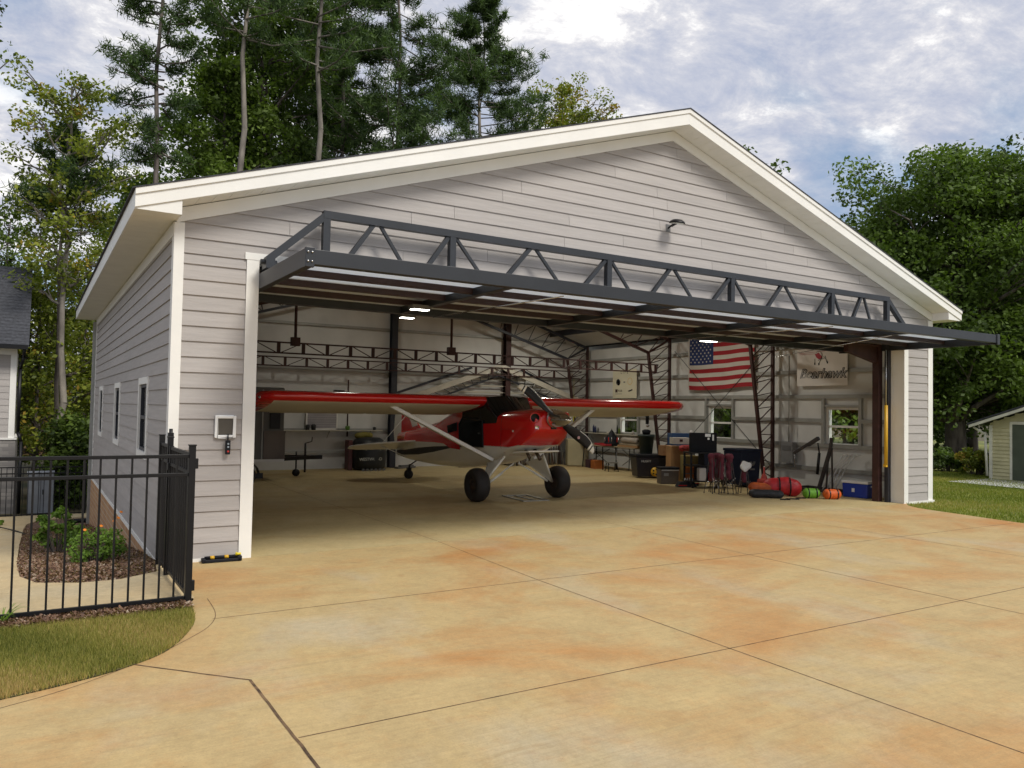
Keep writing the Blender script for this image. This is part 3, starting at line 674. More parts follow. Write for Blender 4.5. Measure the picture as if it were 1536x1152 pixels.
# ------------------------------------------------------------------ grass, mulch chips
def blades(name, polyf, n, hgt, wid, mt, z, kind='stuff', lean=.5, patch=1.3):
    P = polyf(n); n = len(P)
    ang = rng.uniform(0, 2*np.pi, n); h = rng.uniform(.55, 1.1, n)*hgt; w = wid*rng.uniform(.7, 1.3, n)
    lx, ly = rng.normal(0, lean, (2, n))*h[:, None].T*.6
    z0 = np.array([z(a, c) for a, c in P])
    dx_, dy_ = np.cos(ang)*w/2, np.sin(ang)*w/2
    v = np.zeros((n, 3, 3)); v[:, 0] = np.c_[P[:, 0]-dx_, P[:, 1]-dy_, z0-.005]; v[:, 1] = np.c_[P[:, 0]+dx_, P[:, 1]+dy_, z0-.005]
    v[:, 2] = np.c_[P[:, 0]+lx, P[:, 1]+ly, z0+h]
    pt = .5+.25*np.sin(P[:, 0]*2.1/patch+1)*np.cos(P[:, 1]*3.3/patch)+.22*np.sin(P[:, 0]*5.7/patch+P[:, 1]*4.1/patch)
    tint = np.clip(pt*.85+rng.normal(0, .22, n)+.22, 0, 1)
    return tri_mesh(name, v.reshape(-1, 3), 3, tint, mt, kind)
def tri_mesh(name, verts, k, tint, mt, kind=None, parent=None, link=True):
    n = len(verts)//k; me = bpy.data.meshes.new(name); me.vertices.add(n*k); me.vertices.foreach_set('co', verts.astype(np.float32).ravel())
    me.loops.add(n*k); me.loops.foreach_set('vertex_index', np.arange(n*k, dtype=np.int32)); me.polygons.add(n)
    me.polygons.foreach_set('loop_start', np.arange(0, n*k, k, dtype=np.int32)); me.polygons.foreach_set('loop_total', np.full(n, k, dtype=np.int32))
    a = me.attributes.new('tint', 'FLOAT', 'FACE'); a.data.foreach_set('value', tint.astype(np.float32)); me.materials.append(mt); me.update(); me.validate()
    if not link: return me
    o = bpy.data.objects.new(name, me); col.objects.link(o); o.parent = parent
    if kind: o['kind'] = kind
    return o
def in_poly(P, poly):
    x, y = P[:, 0], P[:, 1]; ins = np.zeros(len(P), bool); j = len(poly)-1
    for i in range(len(poly)):
        xi, yi = poly[i]; xj, yj = poly[j]
        c = ((yi > y) != (yj > y)) & (x < (xj-xi)*(y-yi)/(yj-yi+1e-12)+xi); ins ^= c; j = i
    return ins
def polysamp(poly, lo, hi):
    def f(n):
        P = np.c_[rng.uniform(lo[0], hi[0], n), rng.uniform(lo[1], hi[1], n)]; return P[in_poly(P, poly)]
    return f
M_grass = foliage('grass_blade', (.085, .11, .018), (.34, .31, .08), (.46, .33, .14))
M_grassr = foliage('mown_grass_blade', (.085, .13, .02), (.26, .29, .05), (.36, .31, .10))
tag(blades('grass', polysamp(lawn_l, (-2.4, -4.2), (0, -2.05)), 110000, .045, .0055, M_grass, lambda x, y: .004), 'short patchy green and straw coloured lawn left of the driveway', 'grass')
tag(blades('grass', polysamp(lawn_r, (12.8, -6), (24, 6)), 130000, .05, .016, M_grassr, lambda x, y: H(x, y)-.018, patch=4), 'mown green lawn right of the hangar', 'grass')
def chips(n, f, z):
    P = f(n); n = len(P); v = np.zeros((n, 4, 3)); a = rng.uniform(0, 6.28, n); l = rng.uniform(.012, .04, n); w = rng.uniform(.004, .012, n)
    c, s = np.cos(a), np.sin(a); zz = np.array([z(p[0], p[1]) for p in P])+rng.uniform(.0, .018, n); tl = rng.normal(0, .012, n)
    for k, (su, sv) in enumerate(((-1,-1),(1,-1),(1,1),(-1,1))): v[:, k] = np.c_[P[:, 0]+c*su*l-s*sv*w, P[:, 1]+s*su*l+c*sv*w, zz+su*tl+sv*.004]
    return v.reshape(-1, 3), rng.uniform(0, 1, n)
M_chip = foliage('bark_chip', (.06, .028, .018), (.30, .18, .12), (.45, .36, .28))
v1, t1 = chips(16000, polysamp([(-2.4, -1.84), (-.1, -1.84), (-.08, -2.12), (-2.4, -2.1)], (-2.4, -2.14), (-.05, -1.82)), lambda x, y: .014)
v2, t2 = chips(70000, polysamp([(-.04, -.1), (-.14, -.45), (-.5, -.66), (-.84, -.66), (-1.2, -.5), (-1.33, -.12), (-1.36, 1.2), (-1.37, 5), (-1.35, 11.2), (-.04, 12)], (-1.4, -.7), (0, 12)), lambda x, y: H(x, y)-.008)
o = tri_mesh('mulch_chips', np.r_[v1, v2], 4, np.r_[t1, t2], M_chip, 'stuff'); tag(o, 'brown shredded bark mulch in the bed beside the hangar', 'mulch')

# ------------------------------------------------------------------ plants and trees
def leaves(centers, radii, n_each, size, flat=.7, base=.5, tvar=.18, droop=0, asp=.62):
    C = np.repeat(np.array(centers), n_each, 0); Rr = np.repeat(np.array(radii), n_each, 0); n = len(C)
    d = rng.normal(0, 1, (n, 3)); d /= np.linalg.norm(d, axis=1)[:, None]; r = rng.uniform(.25, 1, n)**.6
    P = C+d*r[:, None]*Rr*[1, 1, flat]
    nrm = rng.normal(0, 1, (n, 3))+d*.6+[0, 0, .9]; nrm /= np.linalg.norm(nrm, axis=1)[:, None]
    u = np.cross(nrm, rng.normal(0, 1, (n, 3))); u /= np.linalg.norm(u, axis=1)[:, None]; w = np.cross(nrm, u)
    s = size*rng.uniform(.6, 1.25, n)[:, None]
    v = np.stack([P-u*s*.5, P-w*s*asp*.5+u*s*.05, P+u*s*.55, P+w*s*asp*.5+u*s*.05], 1)
    ct = np.repeat(rng.normal(0, tvar, len(centers)), n_each)
    t = np.clip(base+ct+rng.normal(0, .13, n), 0, 1)
    return v.reshape(-1, 3), t
def limb(m, p, q, r0, r1, seg=4, wob_=.12, n=7):
    p, q = Vector(p), Vector(q); L_ = (q-p).length; prev = p; pr_ = r0; pts = [p]
    for k in range(1, seg+1):
        t = k/seg; c = p.lerp(q, t)+Vector((random.uniform(-1, 1), random.uniform(-1, 1), random.uniform(-.4, .6)))*wob_*L_*.25*(1 if k < seg else 0)
        r = r0+(r1-r0)*t; m.tube(prev, c, pr_, r, n, cap=False); prev = c; pr_ = r; pts.append(c)
    return pts
def broadleaf(h, crown_r, crown_z0, nlimb=16, leafn=90, size=.2, trunk_r=.16, base=.5, twig=7, seed=0, shape=1.0, clump=.75, tvar=.18, lean=0):
    """trunk mesh and leaf mesh (local coordinates, base at the origin)"""
    random.seed(seed); m = MB(); top = (lean*h, 0, h*.93)
    tp = limb(m, (0, 0, -.2), top, trunk_r, trunk_r*.2, 8, .05, 9); cs = []; rs = []
    for k in range(nlimb):
        t = (k+.5)/nlimb; z = crown_z0+(h-crown_z0)*t*.93; prof = math.sin(math.pi*min(1, (.14+t*.82)))**.6*shape
        a = k*2.4+random.uniform(-.5, .5); rr = crown_r*prof*random.uniform(.6, 1.12)
        st = Vector((lean*z, 0, max(crown_z0*.75, z-rr*.45))); en = Vector((lean*z+rr*math.cos(a), rr*math.sin(a), z+random.uniform(-.1, .4)*rr))
        pts = limb(m, st, en, trunk_r*.4*(1-t*.5), .018, 4, .35, 5)
        for j in range(twig):
            u = random.uniform(.35, 1.05); c = st.lerp(en, u)+Vector((random.gauss(0, 1), random.gauss(0, 1), random.gauss(0, .7)))*crown_r*.16
            limb(m, st.lerp(en, max(.2, u-.25)), c, .022, .008, 2, .3, 4)
            cs.append(tuple(c)); s = clump*random.uniform(.55, 1.2); rs.append((s, s, s))
    v, tt = leaves(cs, rs, leafn, size, base=base, tvar=tvar)
    return m, v, tt
def pine(h, z0, r, whorls=16, per=5, seed=0, tr_=.16, needle=.26, tufts=9, base=.4, low=1.0):
    random.seed(seed); m = MB(); limb(m, (0, 0, -.2), (random.uniform(-.3, .3), random.uniform(-.3, .3), h), tr_, .03, 9, .03, 9); V = []; T = []
    for k in range(whorls):
        t = k/(whorls-1); z = z0+(h-z0)*t
        rad = r*(low*(1-t)+.16+(.45*math.sin(t*math.pi)))*.9
        for j in range(per):
            if random.random() < .14: continue
            a = random.uniform(0, 6.28); rr = rad*random.uniform(.5, 1.15); zz = z+random.uniform(-.3, .3)
            up_ = random.uniform(-.12, .32); p = Vector((0, 0, zz)); q = Vector((math.cos(a)*rr, math.sin(a)*rr, zz+up_*rr)); mid = (p+q)/2+Vector((0, 0, -.08*rr))
            m.tube(p, mid, .045*(1-t*.6), .03, 5, cap=False); m.tube(mid, q, .03, .012, 4, cap=False)
            for i in range(tufts):
                u = .32+.7*i/tufts; c = (p.lerp(mid, u*2) if u < .5 else mid.lerp(q, min(1.03, u*2-1)))+Vector((random.gauss(0, .13), random.gauss(0, .13), random.gauss(0.06, .1)))*max(.5, rr*.5)
                V.append(tuple(c)); T.append(base+random.gauss(0, .15))
    C = np.array(V); nt_ = 26; C2 = np.repeat(C, nt_, 0); n = len(C2); T2 = np.repeat(np.array(T), nt_)+rng.normal(0, .12, n)
    d = rng.normal(0, 1, (n, 3))+[0, 0, .45]; d /= np.linalg.norm(d, axis=1)[:, None]
    s = np.cross(d, rng.normal(0, 1, (n, 3))); s /= np.linalg.norm(s, axis=1)[:, None]; ln = needle*rng.uniform(.7, 1.3, n)[:, None]
    C2 = C2+rng.normal(0, .09, (n, 3))
    v = np.stack([C2-s*.022, C2+s*.022, C2+d*ln], 1).reshape(-1, 3)
    return m, v, np.clip(T2, 0, 1)
M_lf_green = foliage('leaf_green', (.024, .045, .010), (.16, .235, .04))
M_lf_dark = foliage('leaf_deep_green', (.022, .042, .010), (.135, .205, .038))
M_lf_yel = foliage('leaf_yellow_green', (.04, .065, .009), (.25, .29, .04), (.34, .23, .04))
M_needle = foliage('pine_needle', (.020, .042, .018), (.115, .18, .055))
M_bush = foliage('bush_leaf', (.03, .07, .01), (.20, .32, .05))
def place_tree(name, label, cat, xyz, data, lm, bm_, group=None, parts=('trunk', 'crown')):
    m, v, tt = data; k = 3 if lm is M_needle else 4
    t = thing(name, label, cat, xyz, random.uniform(0, 6.28), group)
    m.build(parts[0], bm_, t, fix=False); tri_mesh(parts[1], v, k, tt, lm, None, t)
    return t
GB = 'woodland trees behind the hangar'
def zb(y): return -1.3
# tall pines and hardwoods behind the hangar, left to right
place_tree('pine_tree', 'slim tall pine with reddish trunk standing left of the roof eave, bare below', 'pine tree', (2.49, 22, -1.3), pine(23, 12.4, 1.9, 14, 5, 1, .15, needle=.26, tufts=11), M_needle, M_bark, GB)
t = place_tree('broadleaf_tree', 'open yellow green hardwood on a long bare trunk at the far left of the hangar', 'tree', (-.60, 17.2, -1.3), broadleaf(13.3, 1.9, 6.3, 24, 60, .13, .12, .52, 6, 2, clump=.46), M_lf_yel, M_barkp, GB)
place_tree('pine_tree', 'small dark pine half hidden in the yellow green hardwood at far left', 'pine tree', (-.62, 17.8, -1.3), pine(11.0, 8.8, 1.4, 6, 6, 31, .08, tufts=11), M_needle, M_bark, GB)
place_tree('pine_tree', 'tall grey pine with leaning bare trunk in front of the leafy mass behind the roof', 'pine tree', (5.3, 22, -1.3), pine(25, 17.5, 2.4, 9, 5, 3, .2), M_needle, M_barkp, GB)
place_tree('pine_tree', 'tall pale trunked pine behind the middle of the left roof slope', 'pine tree', (8.25, 22, -1.3), pine(26, 17, 2.6, 10, 5, 4, .2), M_needle, M_barkp, GB)
place_tree('pine_tree', 'dark trunked pine just right of the pale trunk above the left roof slope', 'pine tree', (10.7, 26, -1.3), pine(26, 12.5, 3.0, 17, 6, 5, .17, needle=.3, tufts=13), M_needle, M_bark, GB)
place_tree('pine_tree', 'broad layered pine with drooping side branches left of the lone crowned pine', 'pine tree', (12.9, 25, -1.3), pine(26.5, 11, 4.4, 21, 7, 6, .2, needle=.32, tufts=16, low=.7), M_needle, M_bark, GB)
place_tree('pine_tree', 'large full crowned pine standing clear against the sky above the roof', 'pine tree', (18.1, 26, -1.3), pine(24.6, 12.2, 4.4, 20, 7, 9, .22, needle=.34, tufts=20, low=.6), M_needle, M_barkp, GB)
place_tree('broadleaf_tree', 'airy light green round topped tree above the roof left of the ridge', 'tree', (27.0, 30, -1.3), broadleaf(22.9, 3.7, 16.3, 30, 70, .20, .2, .70, 7, 8, clump=.7), M_lf_yel, M_barkp, GB)
mass = [(5.2, 25, 18, 2.3, 9.5, 11, .44), (6.2, 28, 22, 3.4, 8, 12, .42), (9.2, 30, 23, 3.6, 8, 13, .36), (12.2, 31, 22, 3.6, 8, 14, .35), (15.6, 31, 17.5, 3.2, 8, 15, .34), (2.6, 24, 11.8, 1.7, 8, 16, .52), (7.2, 26, 26, 3.0, 14, 17, .4), (10.6, 33, 28, 3.6, 14, 18, .33)]
mlab = ['leafy green hardwood with arching left branches just right of the slim pine', 'tall leafy hardwood behind the leaning grey pine trunk', 'tall leafy hardwood behind the pale pine trunk', 'dark leafy hardwood behind the broad layered pine', 'low dark hardwood crown filling the gap left of the lone crowned pine', 'small leafy hardwood nearest the eave at left, below the slim pine', 'tallest hardwood crown rising out of frame between the two pale trunks', 'dark tall hardwood crown rising out of frame behind the dark trunked pine']
for (x, y, h, r, z0, s, bs), lb in zip(mass, mlab):
    place_tree('broadleaf_tree', lb, 'tree', (x, y, -1.3), broadleaf(h, r, z0, 24, 95, .20, .18, bs+.14, 8, s, clump=.72, tvar=.22), M_lf_green if s in (11, 13, 16) else M_lf_dark, M_bark, GB)
place_tree('broadleaf_tree', 'rusty yellowing shrub crown just above the roof edge below the layered pine', 'tree', (13.4, 23, -1.3), broadleaf(12.4, 2.2, 9.5, 10, 60, .2, .1, .78, 5, 21, clump=.6), M_lf_yel, M_bark, GB)
place_tree('broadleaf_tree', 'thin treetop peeping over the right roof slope', 'tree', (33, 22, -.5), broadleaf(17.6, 2.6, 12, 12, 60, .25, .15, .5, 5, 22, clump=.7), M_lf_dark, M_bark, GB)
# understory at far left
und = [(-1.2, 19, 7.0, 1.7, 1.4, 41, .62), (.3, 23, 9.0, 2.2, 2.5, 42, .55), (-2.2, 25, 10.5, 2.6, 3, 43, .42), (-.6, 27, 7.5, 2.4, 1.2, 44, .6), (1.2, 19.5, 6.2, 1.4, 1.0, 45, .55), (-3.6, 22, 10.5, 2.2, 3, 46, .35), (1.9, 29, 12, 2.8, 4, 47, .45), (-2.6, 31, 9, 3, 1, 48, .4), (.2, 34, 8, 3, .5, 49, .5), (-.2, 16.6, 2.6, .7, .3, 50, .35), (-6.5, 27, 13, 3, 5, 51, .38), (-4.3, 22, 17.5, 1.9, 11, 52, .36), (2.6, 34, 9, 3, 1, 53, .45)]
ulab = ['bright yellow green sapling in front of the wood beside the neighbouring house', 'yellow green tree filling the gap between house and hangar, mid height', 'dark leafy tree just behind the neighbouring roof', 'low bushy yellow green tree deep in the gap left of the hangar', 'small yellow green tree close to the hangar rear corner', 'dark tree rising behind the neighbouring roof at the left frame edge', 'tall dark hardwood behind the hangar rear corner', 'wide dark thicket tree behind the neighbouring house wall', 'wide thicket tree far behind the back fence', 'small dark bush outside the back fence near the hangar rear corner', 'far left tall dark tree reaching into the frame top left', 'branch heavy tree at the left frame edge above the neighbouring roof', 'wide thicket tree hidden low behind the hangar rear corner']
for (x, y, h, r, z0, s, bs), lb in zip(und, ulab):
    place_tree('broadleaf_tree', lb, 'tree', (x, y, -1.3), broadleaf(h, r, z0, 16, 62, .15, .09, bs*.9, 7, s, clump=.6), M_lf_yel if bs > .5 else M_lf_green, M_bark, 'thicket in the gap left of the hangar')
# right side trees
GR = 'big trees beyond the right lawn'
place_tree('broadleaf_tree', 'huge full crowned green tree beyond the right corner of the hangar', 'tree', (30.2, 8.0, -.1), broadleaf(12.7, 5.0, 2.2, 56, 200, .18, .42, .56, 10, 61, clump=.95, tvar=.2), M_lf_dark, M_bark, GR)
place_tree('broadleaf_tree', 'lower green tree with foliage to the ground left of the dark trunk', 'tree', (27.6, 11.0, -.1), broadleaf(9.6, 3.2, 2.0, 34, 150, .18, .25, .48, 9, 62, clump=.8, tvar=.2), M_lf_green, M_bark, GR)
place_tree('broadleaf_tree', 'dark green tree at the right frame edge behind the small yellow shed', 'tree', (35.5, 4.2, -.1), broadleaf(12.9, 5.6, 2.0, 46, 130, .22, .3, .42, 9, 63, clump=1.0), M_lf_dark, M_bark, GR)
place_tree('broadleaf_tree', 'dark tree far behind the huge green tree', 'tree', (41, 13, -.1), broadleaf(12, 6, 2.4, 34, 70, .34, .3, .3, 8, 64, clump=1.2), M_lf_dark, M_bark, GR)
place_tree('broadleaf_tree', 'tree standing outside the nearest right wall window', 'tree', (20.3, 9.6, -.1), broadleaf(7.5, 3.0, .2, 30, 90, .24, .2, .5, 9, 65, clump=.85), M_lf_green, M_bark, GR)
place_tree('broadleaf_tree', 'tree standing outside the middle right wall window', 'tree', (21.5, 16.6, -.1), broadleaf(8.5, 3.6, .2, 30, 90, .26, .2, .5, 9, 66, clump=.95), M_lf_green, M_bark, GR)
place_tree('broadleaf_tree', 'tree standing outside the farthest right wall window', 'tree', (22, 24, -.1), broadleaf(9, 4, .2, 30, 90, .28, .2, .5, 9, 67, clump=1), M_lf_green, M_bark, GR)
place_tree('broadleaf_tree', 'low dark tree at the far end of the road beyond the lawn', 'tree', (47, 19, -.1), broadleaf(11, 5, 1.6, 22, 60, .34, .25, .3, 8, 68, clump=1.2), M_lf_dark, M_bark, GR)
# bushes
def bush(label, x, y, z, r, h, lm, n=26, size=.06, leafn=55, seed=0, base=.5, flowers=None, cat='bush'):
    random.seed(seed); m = MB(); cs = []; rs = []
    for k in range(n):
        a = random.uniform(0, 6.28); q = math.sqrt(random.random())*r*.85; zz = random.uniform(.2, 1)*h*(1-.45*(q/r)**2)
        c = (q*math.cos(a), q*math.sin(a), zz); cs.append(c); s = r*.26*random.uniform(.7, 1.2); rs.append((s, s, s)); m.tube((q*.25*math.cos(a), q*.25*math.sin(a), -.02), c, .006+.01*r, .003, 4, cap=False)
    v, tt = leaves(cs, rs, leafn, size, base=base)
    t = place_tree('bush', label, cat, (x, y, z), (m, v, tt), lm, M_bark, 'shrubs and bushes', ('stems', 'leaves'))
    if flowers:
        for (fx, fy, fz) in flowers:
            f = MB().lathe([(0, 0), (.012, .003), (.02, .011), (.017, .012), (0, .007)], (fx, fy, fz), (random.uniform(-.4, .4), -.6, .8), 8)
            f.build('flower', mat('orange_petal', (.75, .22, .02), .5), t)
    t.rotation_euler = (0, 0, 0); return t
bush('green leafy shrub in the mulch behind the fence, taller of the two', -.93, 3.0, H(-1, 3.0), .30, .66, M_bush, 26, .065, 50, 71, .55)
bush('spreading fern leaved shrub with orange flowers in the mulch near the fence', -.62, 1.0, H(-.6, 1.0), .36, .40, M_bush, 34, .045, 45, 72, .5, [(-.12, -.2, .40), (.05, -.1, .42), (.2, .1, .44), (.26, .3, .45), (.3, .45, .5)])
bush('small dark green rounded bush at the left of the shed by the big tree', 24.2, 4.9, -.05, .75, .95, M_lf_dark, 40, .12, 60, 73, .35)
bush('yellow green rounded bush against the small shed', 23.6, 3.75, -.05, .6, .85, M_lf_yel, 40, .1, 60, 74, .6)
bush('tiny low green plant by the walkway beside the neighbouring house', -2.0, 13.0, -1.25, .22, .25, M_bush, 14, .06, 40, 75, .7)
bush('low green bush outside the back fence beside the utility box', -.2, 18.5, -1.3, .8, 1.2, M_lf_dark, 34, .12, 60, 76, .6)
# strappy plant by the fence
t = thing('ornamental_grass', 'strappy variegated green plant at the foot of the fence', 'plant', (-1.43, -1.97, .01)); v = []; 
for k in range(46):
    a = random.uniform(0, 6.28); l = random.uniform(.12, .26); w = .006; d = Vector((math.cos(a), math.sin(a), 0)); s_ = Vector((-d.y, d.x, 0))*w; prev = Vector((0, 0, 0))+d*.01
    for i in range(1, 5):
        u = i/4; c = d*(l*u*.75)+Vector((0, 0, l*(u*1.25-u*u*.75))); ww = 1-u*.85; v += [prev-s_*(1-(i-1)/4*.85), prev+s_*(1-(i-1)/4*.85), c+s_*ww, c-s_*ww]; prev = c
tri_mesh('leaves', np.array([tuple(q) for q in v]), 4, np.clip(rng.normal(.8, .15, len(v)//4), 0, 1), M_bush, None, t)

# ------------------------------------------------------------------ neighbouring house (left), utility box, far house, shed
t = thing('house', 'neighbouring house corner with greige siding, dark shingle roof and stone base', 'house', (-1.70, 15.5, -1.3))
s_ = MB(); z = 2.05
while z < 4.25: s_.add([(-6, -.014, z), (-.12, -.014, z), (-.12, -.003, z+.172), (-6, -.003, z+.172), (-6, 0, z), (-.12, 0, z)], [(0,1,2,3), (0,4,5,1)], 0, random.random()); z += .172
s_.build('siding', M_siding, t, fix=False)
MB().box(-6, 0, 0, 6, 2.0, 4.42).build('wall', M_siding, t)
MB().box(-6, .06, -.06, 6, -.2, 2.0).build('stone_base', M_stone, t)
MB().box(-6, .08, -.09, 6.02, 2.0, 2.05).build('base_cap', M_white, t)
MB().box(-.12, .02, -.03, .0, 2.05, 4.28).box(0, .02, 0, .12, 2.05, 4.28).build('corner_board', M_white, t)
MB().box(-6, .02, -.035, -.001, 4.26, 4.42).box(-6, .25, -.42, 0, 4.42, 4.44).build('frieze', M_white, t)
rf = MB(); rf.prism([(-6, -.46, 4.46), (.28, -.46, 4.46), (.28, 3.0, 7.0), (-6, 3.0, 7.0)], (0, 0, .05)); rf.prism([(-6, 6.46, 4.46), (.28, 6.46, 4.46), (.28, 3.0, 7.0), (-6, 3.0, 7.0)], (0, 0, .05))
# shingle courses
for k in range(26):
    u = k/26; y0 = -.47+3.47*u; z0 = 4.515+2.54*u; rf.add([(-6, y0, z0+.014), (.285, y0, z0+.014), (.285, y0+3.47/26, z0+.0977+.002), (-6, y0+3.47/26, z0+.0977+.002), (-6, y0, z0), (.285, y0, z0)], [(0,1,2,3), (0,4,5,1)], 0, random.random())
rf.build('roof', M_shingle, t, fix=False)
MB().box(-6, .26, -.54, -.44, 4.40, 4.50).build('gutter', M_black, t)
MB().tube((.18, -.48, 4.42), (.18, -.36, 4.2), .04).tube((.18, -.36, 4.2), (.10, -.05, 3.9), .04).tube((.10, -.05, 3.9), (.10, -.05, 2.2), .045).tube((.10, -.05, 2.2), (.18, -.10, 1.95), .045).tube((.18, -.10, 1.95), (.18, -.10, .0), .045).build('downspout', M_black, t)
t = thing('utility_box', 'grey metal utility cabinet behind the back fence', 'utility box', (-1.03, 15.3, -1.3))
MB().box(-.30, .30, -.2, .2, .05, 1.10).build('cabinet', mat('grey_cabinet', (.28, .30, .33), .5, metal=.2), t, bevel=.01)
MB().box(-.32, .32, -.22, .22, 1.10, 1.15).build('lid', mat('grey_cabinet_lid', (.36, .38, .42), .5), t, bevel=.008)
MB().box(-.005, .005, -.204, -.2, .08, 1.08).box(.04, .06, -.225, -.2, .55, .68).build('door_seam', M_black, t)
t = thing('downspout_splash', 'black corrugated drain pipe end at the rear corner of the hangar', 'drain pipe', (-.10, 12.4, -1.2))
dp = MB()
for k in range(8): dp.lathe([(.05, 0), (.06, .02), (.05, .04)], (-.25+k*.04, .0, .06), (1, 0, .05), 12)
dp.build('pipe', M_black, t)
t = tag(MB().path([(-2.4, 12.8, -1.18), (-1.8, 11.6, -1.09), (-1.45, 9.6, -.92), (-1.3, 8.6, -.85), (-1.0, 8.0, -.79), (-.6, 7.6, -.75)], .014).build('garden_hose', M_black), 'thin dark garden hose lying across the walkway', 'hose')
t = thing('downspout', 'grey downspout at the rear corner of the hangar', 'downspout', (-.05, LEN+.25, 0))
MB().box(-.04, .04, -.03, .03, -1.2, 3.7).build('pipe', M_girt, t, bevel=.005)
t = thing('far_building', 'red brick building with grey roof glimpsed through the thicket', 'building', (.7, 40, -1.3))
MB().box(-2.5, 3, 0, 4, 0, 2.6).build('wall', M_brick, t); MB().prism([(-2.9, -.4, 2.6), (3.4, -.4, 2.6), (3.4, 2, 4.0), (-2.9, 2, 4.0)], (0, 0, .1)).build('roof', mat('grey_roof', (.3, .3, .3), .8), t)
t = thing('garden_shed', 'small pale yellow lap sided shed with dark green door at the right edge', 'shed', (22.35, 2.72, -.02))
M_ysid = mat('pale_yellow_siding', (.46, .43, .24), .6, var=.06, tint=.05, c2=(.54, .50, .29))
sy = MB(); z = .02
while z < 2.6:
    yl = -.0 if z < 1.56 else -(z-1.56)/.36; zt = z+.105
    if yl > -2.9: sy.add([(-.026, -.05+min(0, yl+.05), z), (-.026, -5.6, z), (-.002, -5.6, zt), (-.002, -.05+min(0, yl+.05), zt), (0, -.05+min(0, yl), z), (0, -5.6, z)], [(0,1,2,3), (0,4,5,1)], 0, random.random())
    z += .105
sy.build('siding', M_ysid, t, fix=False)
MB().prism([(.001, 0, 0), (.001, -5.6, 0), (.001, -5.6, 1.62), (.001, -2.8, 2.6), (.001, 0, 1.62)], (4, 0, 0)).build('wall', M_ysid, t)
MB().box(-.03, .01, -.08, .01, .0, 1.56).box(-.03, .01, -.62, -.55, 0, 1.60).box(-.03, .01, -1.6, -.55, 1.60, 1.68).build('corner_board', mat('cream_trim', (.62, .61, .50), .5), t)
MB().box(-.034, .012, -1.6, -.62, .03, 1.60).build('door', mat('dark_green_door', (.06, .075, .05), .5), t)
MB().prism([(-.35, .42, 1.48), (-.35, -2.8, 2.62), (-.35, -2.8, 2.70), (-.35, .42, 1.56)], (.06, 0, 0)).build('rake_board', mat('cream_trim', .5), t)
MB().prism([(-.37, .45, 1.57), (-.37, -2.8, 2.72), (-.37, -2.8, 2.76), (-.37, .45, 1.61)], (4.6, 0, 0)).prism([(-.37, -6.05, 1.57), (-.37, -2.8, 2.72), (-.37, -2.8, 2.76), (-.37, -6.05, 1.61)], (4.6, 0, 0)).build('roof', M_shingle, t)
MB().tube((-.2, .36, 1.5), (-.06, .1, 1.3), .035).tube((-.06, .1, 1.3), (-.06, .05, .1), .035).build('downspout', mat('cream_trim', .5), t)
t = thing('outbuilding', 'low pale outbuilding wall in the shade between the big trunk and the shed', 'building', (31.5, 7.2, -.1))
MB().box(0, 4, -2.5, 0, 0, 1.9).build('wall', mat('shaded_cream_siding', (.40, .39, .27), .7, stretch=(.3, .3, 14)), t); MB().prism([(-.3, .3, 1.85), (-.3, -1.25, 2.5), (-.3, -2.8, 1.85)], (4.5, 0, 0)).build('roof', M_shingle, t)  # plain cream wall colour with stretched noise variation
MB().box(-.02, 0, -.12, 0, 0, 1.85).build('corner_board', mat('cream_trim', .5), t)

# ------------------------------------------------------------------ airplane
plane = thing('airplane', 'red and cream high wing bush plane with large black tyres parked in the hangar', 'airplane', (6.8, 3.62, 0))
AX = lambda y: 6.80-.034*(y-2.5)-6.8
def loc(p): return (p[0]-6.8, p[1]-3.62, p[2])
ST = [ # y, zb, zl0, zl1, zl2, zs, zt, hw
 (2.46, 1.40, 1.42, 1.43, 1.44, 1.56, 1.71, .26), (2.52, 1.32, 1.34, 1.35, 1.36, 1.54, 1.745, .36), (2.66, 1.21, 1.23, 1.24, 1.25, 1.52, 1.765, .42), (2.88, 1.08, 1.09, 1.095, 1.10, 1.51, 1.775, .455),
 (3.2, .98, 1.035, 1.04, 1.045, 1.50, 1.765, .475), (3.62, .80, 1.03, 1.035, 1.04, 1.48, 1.73, .49), (4.02, .69, 1.025, 1.03, 1.035, 1.46, 2.02, .50), (4.3, .64, 1.02, 1.025, 1.03, 1.45, 2.01, .50), (4.95, .55, 1.0, 1.005, 1.01, 1.42, 1.90, .48),
 (5.55, .50, .90, .95, .98, 1.45, 1.75, .43), (6.4, .47, .78, .90, .99, 1.25, 1.47, .34), (7.4, .47, .66, .82, .96, 1.12, 1.31, .23), (8.3, .50, .60, .72, .92, 1.02, 1.2, .14), (8.95, .55, .6, .68, .85, .95, 1.1, .045)]
def section(s):
    y, zb_, a, b_, c, zs, zt, hw = s; x0 = AX(y)
    bx_ = (.985, .95) if 3.9 < y < 5.0 else (.93, .66)
    pts = [(0, zb_), (.55, zb_+.01), (.86, zb_+(a-zb_)*.35+.01), (1, a), (1, b_), (1, c), (1, zs), (bx_[0], zs+.5*(zt-zs)), (bx_[1], zs+(.93 if bx_[1] > .9 else .86)*(zt-zs)), (0, zt)]
    right = [(x0+hw*u, y-3.62, z) for u, z in pts]; left = [(x0-hw*u, y-3.62, z) for u, z in pts[1:-1]][::-1]
    return right+left
bd = MB(); gl = MB(); secs = [section(s) for s in ST]; n = len(secs[0])
def rowmat(k): 
    k = k if k < 9 else 17-k
    return {0: 1, 1: 1, 2: 1, 3: 2, 4: 1}.get(k, 0)
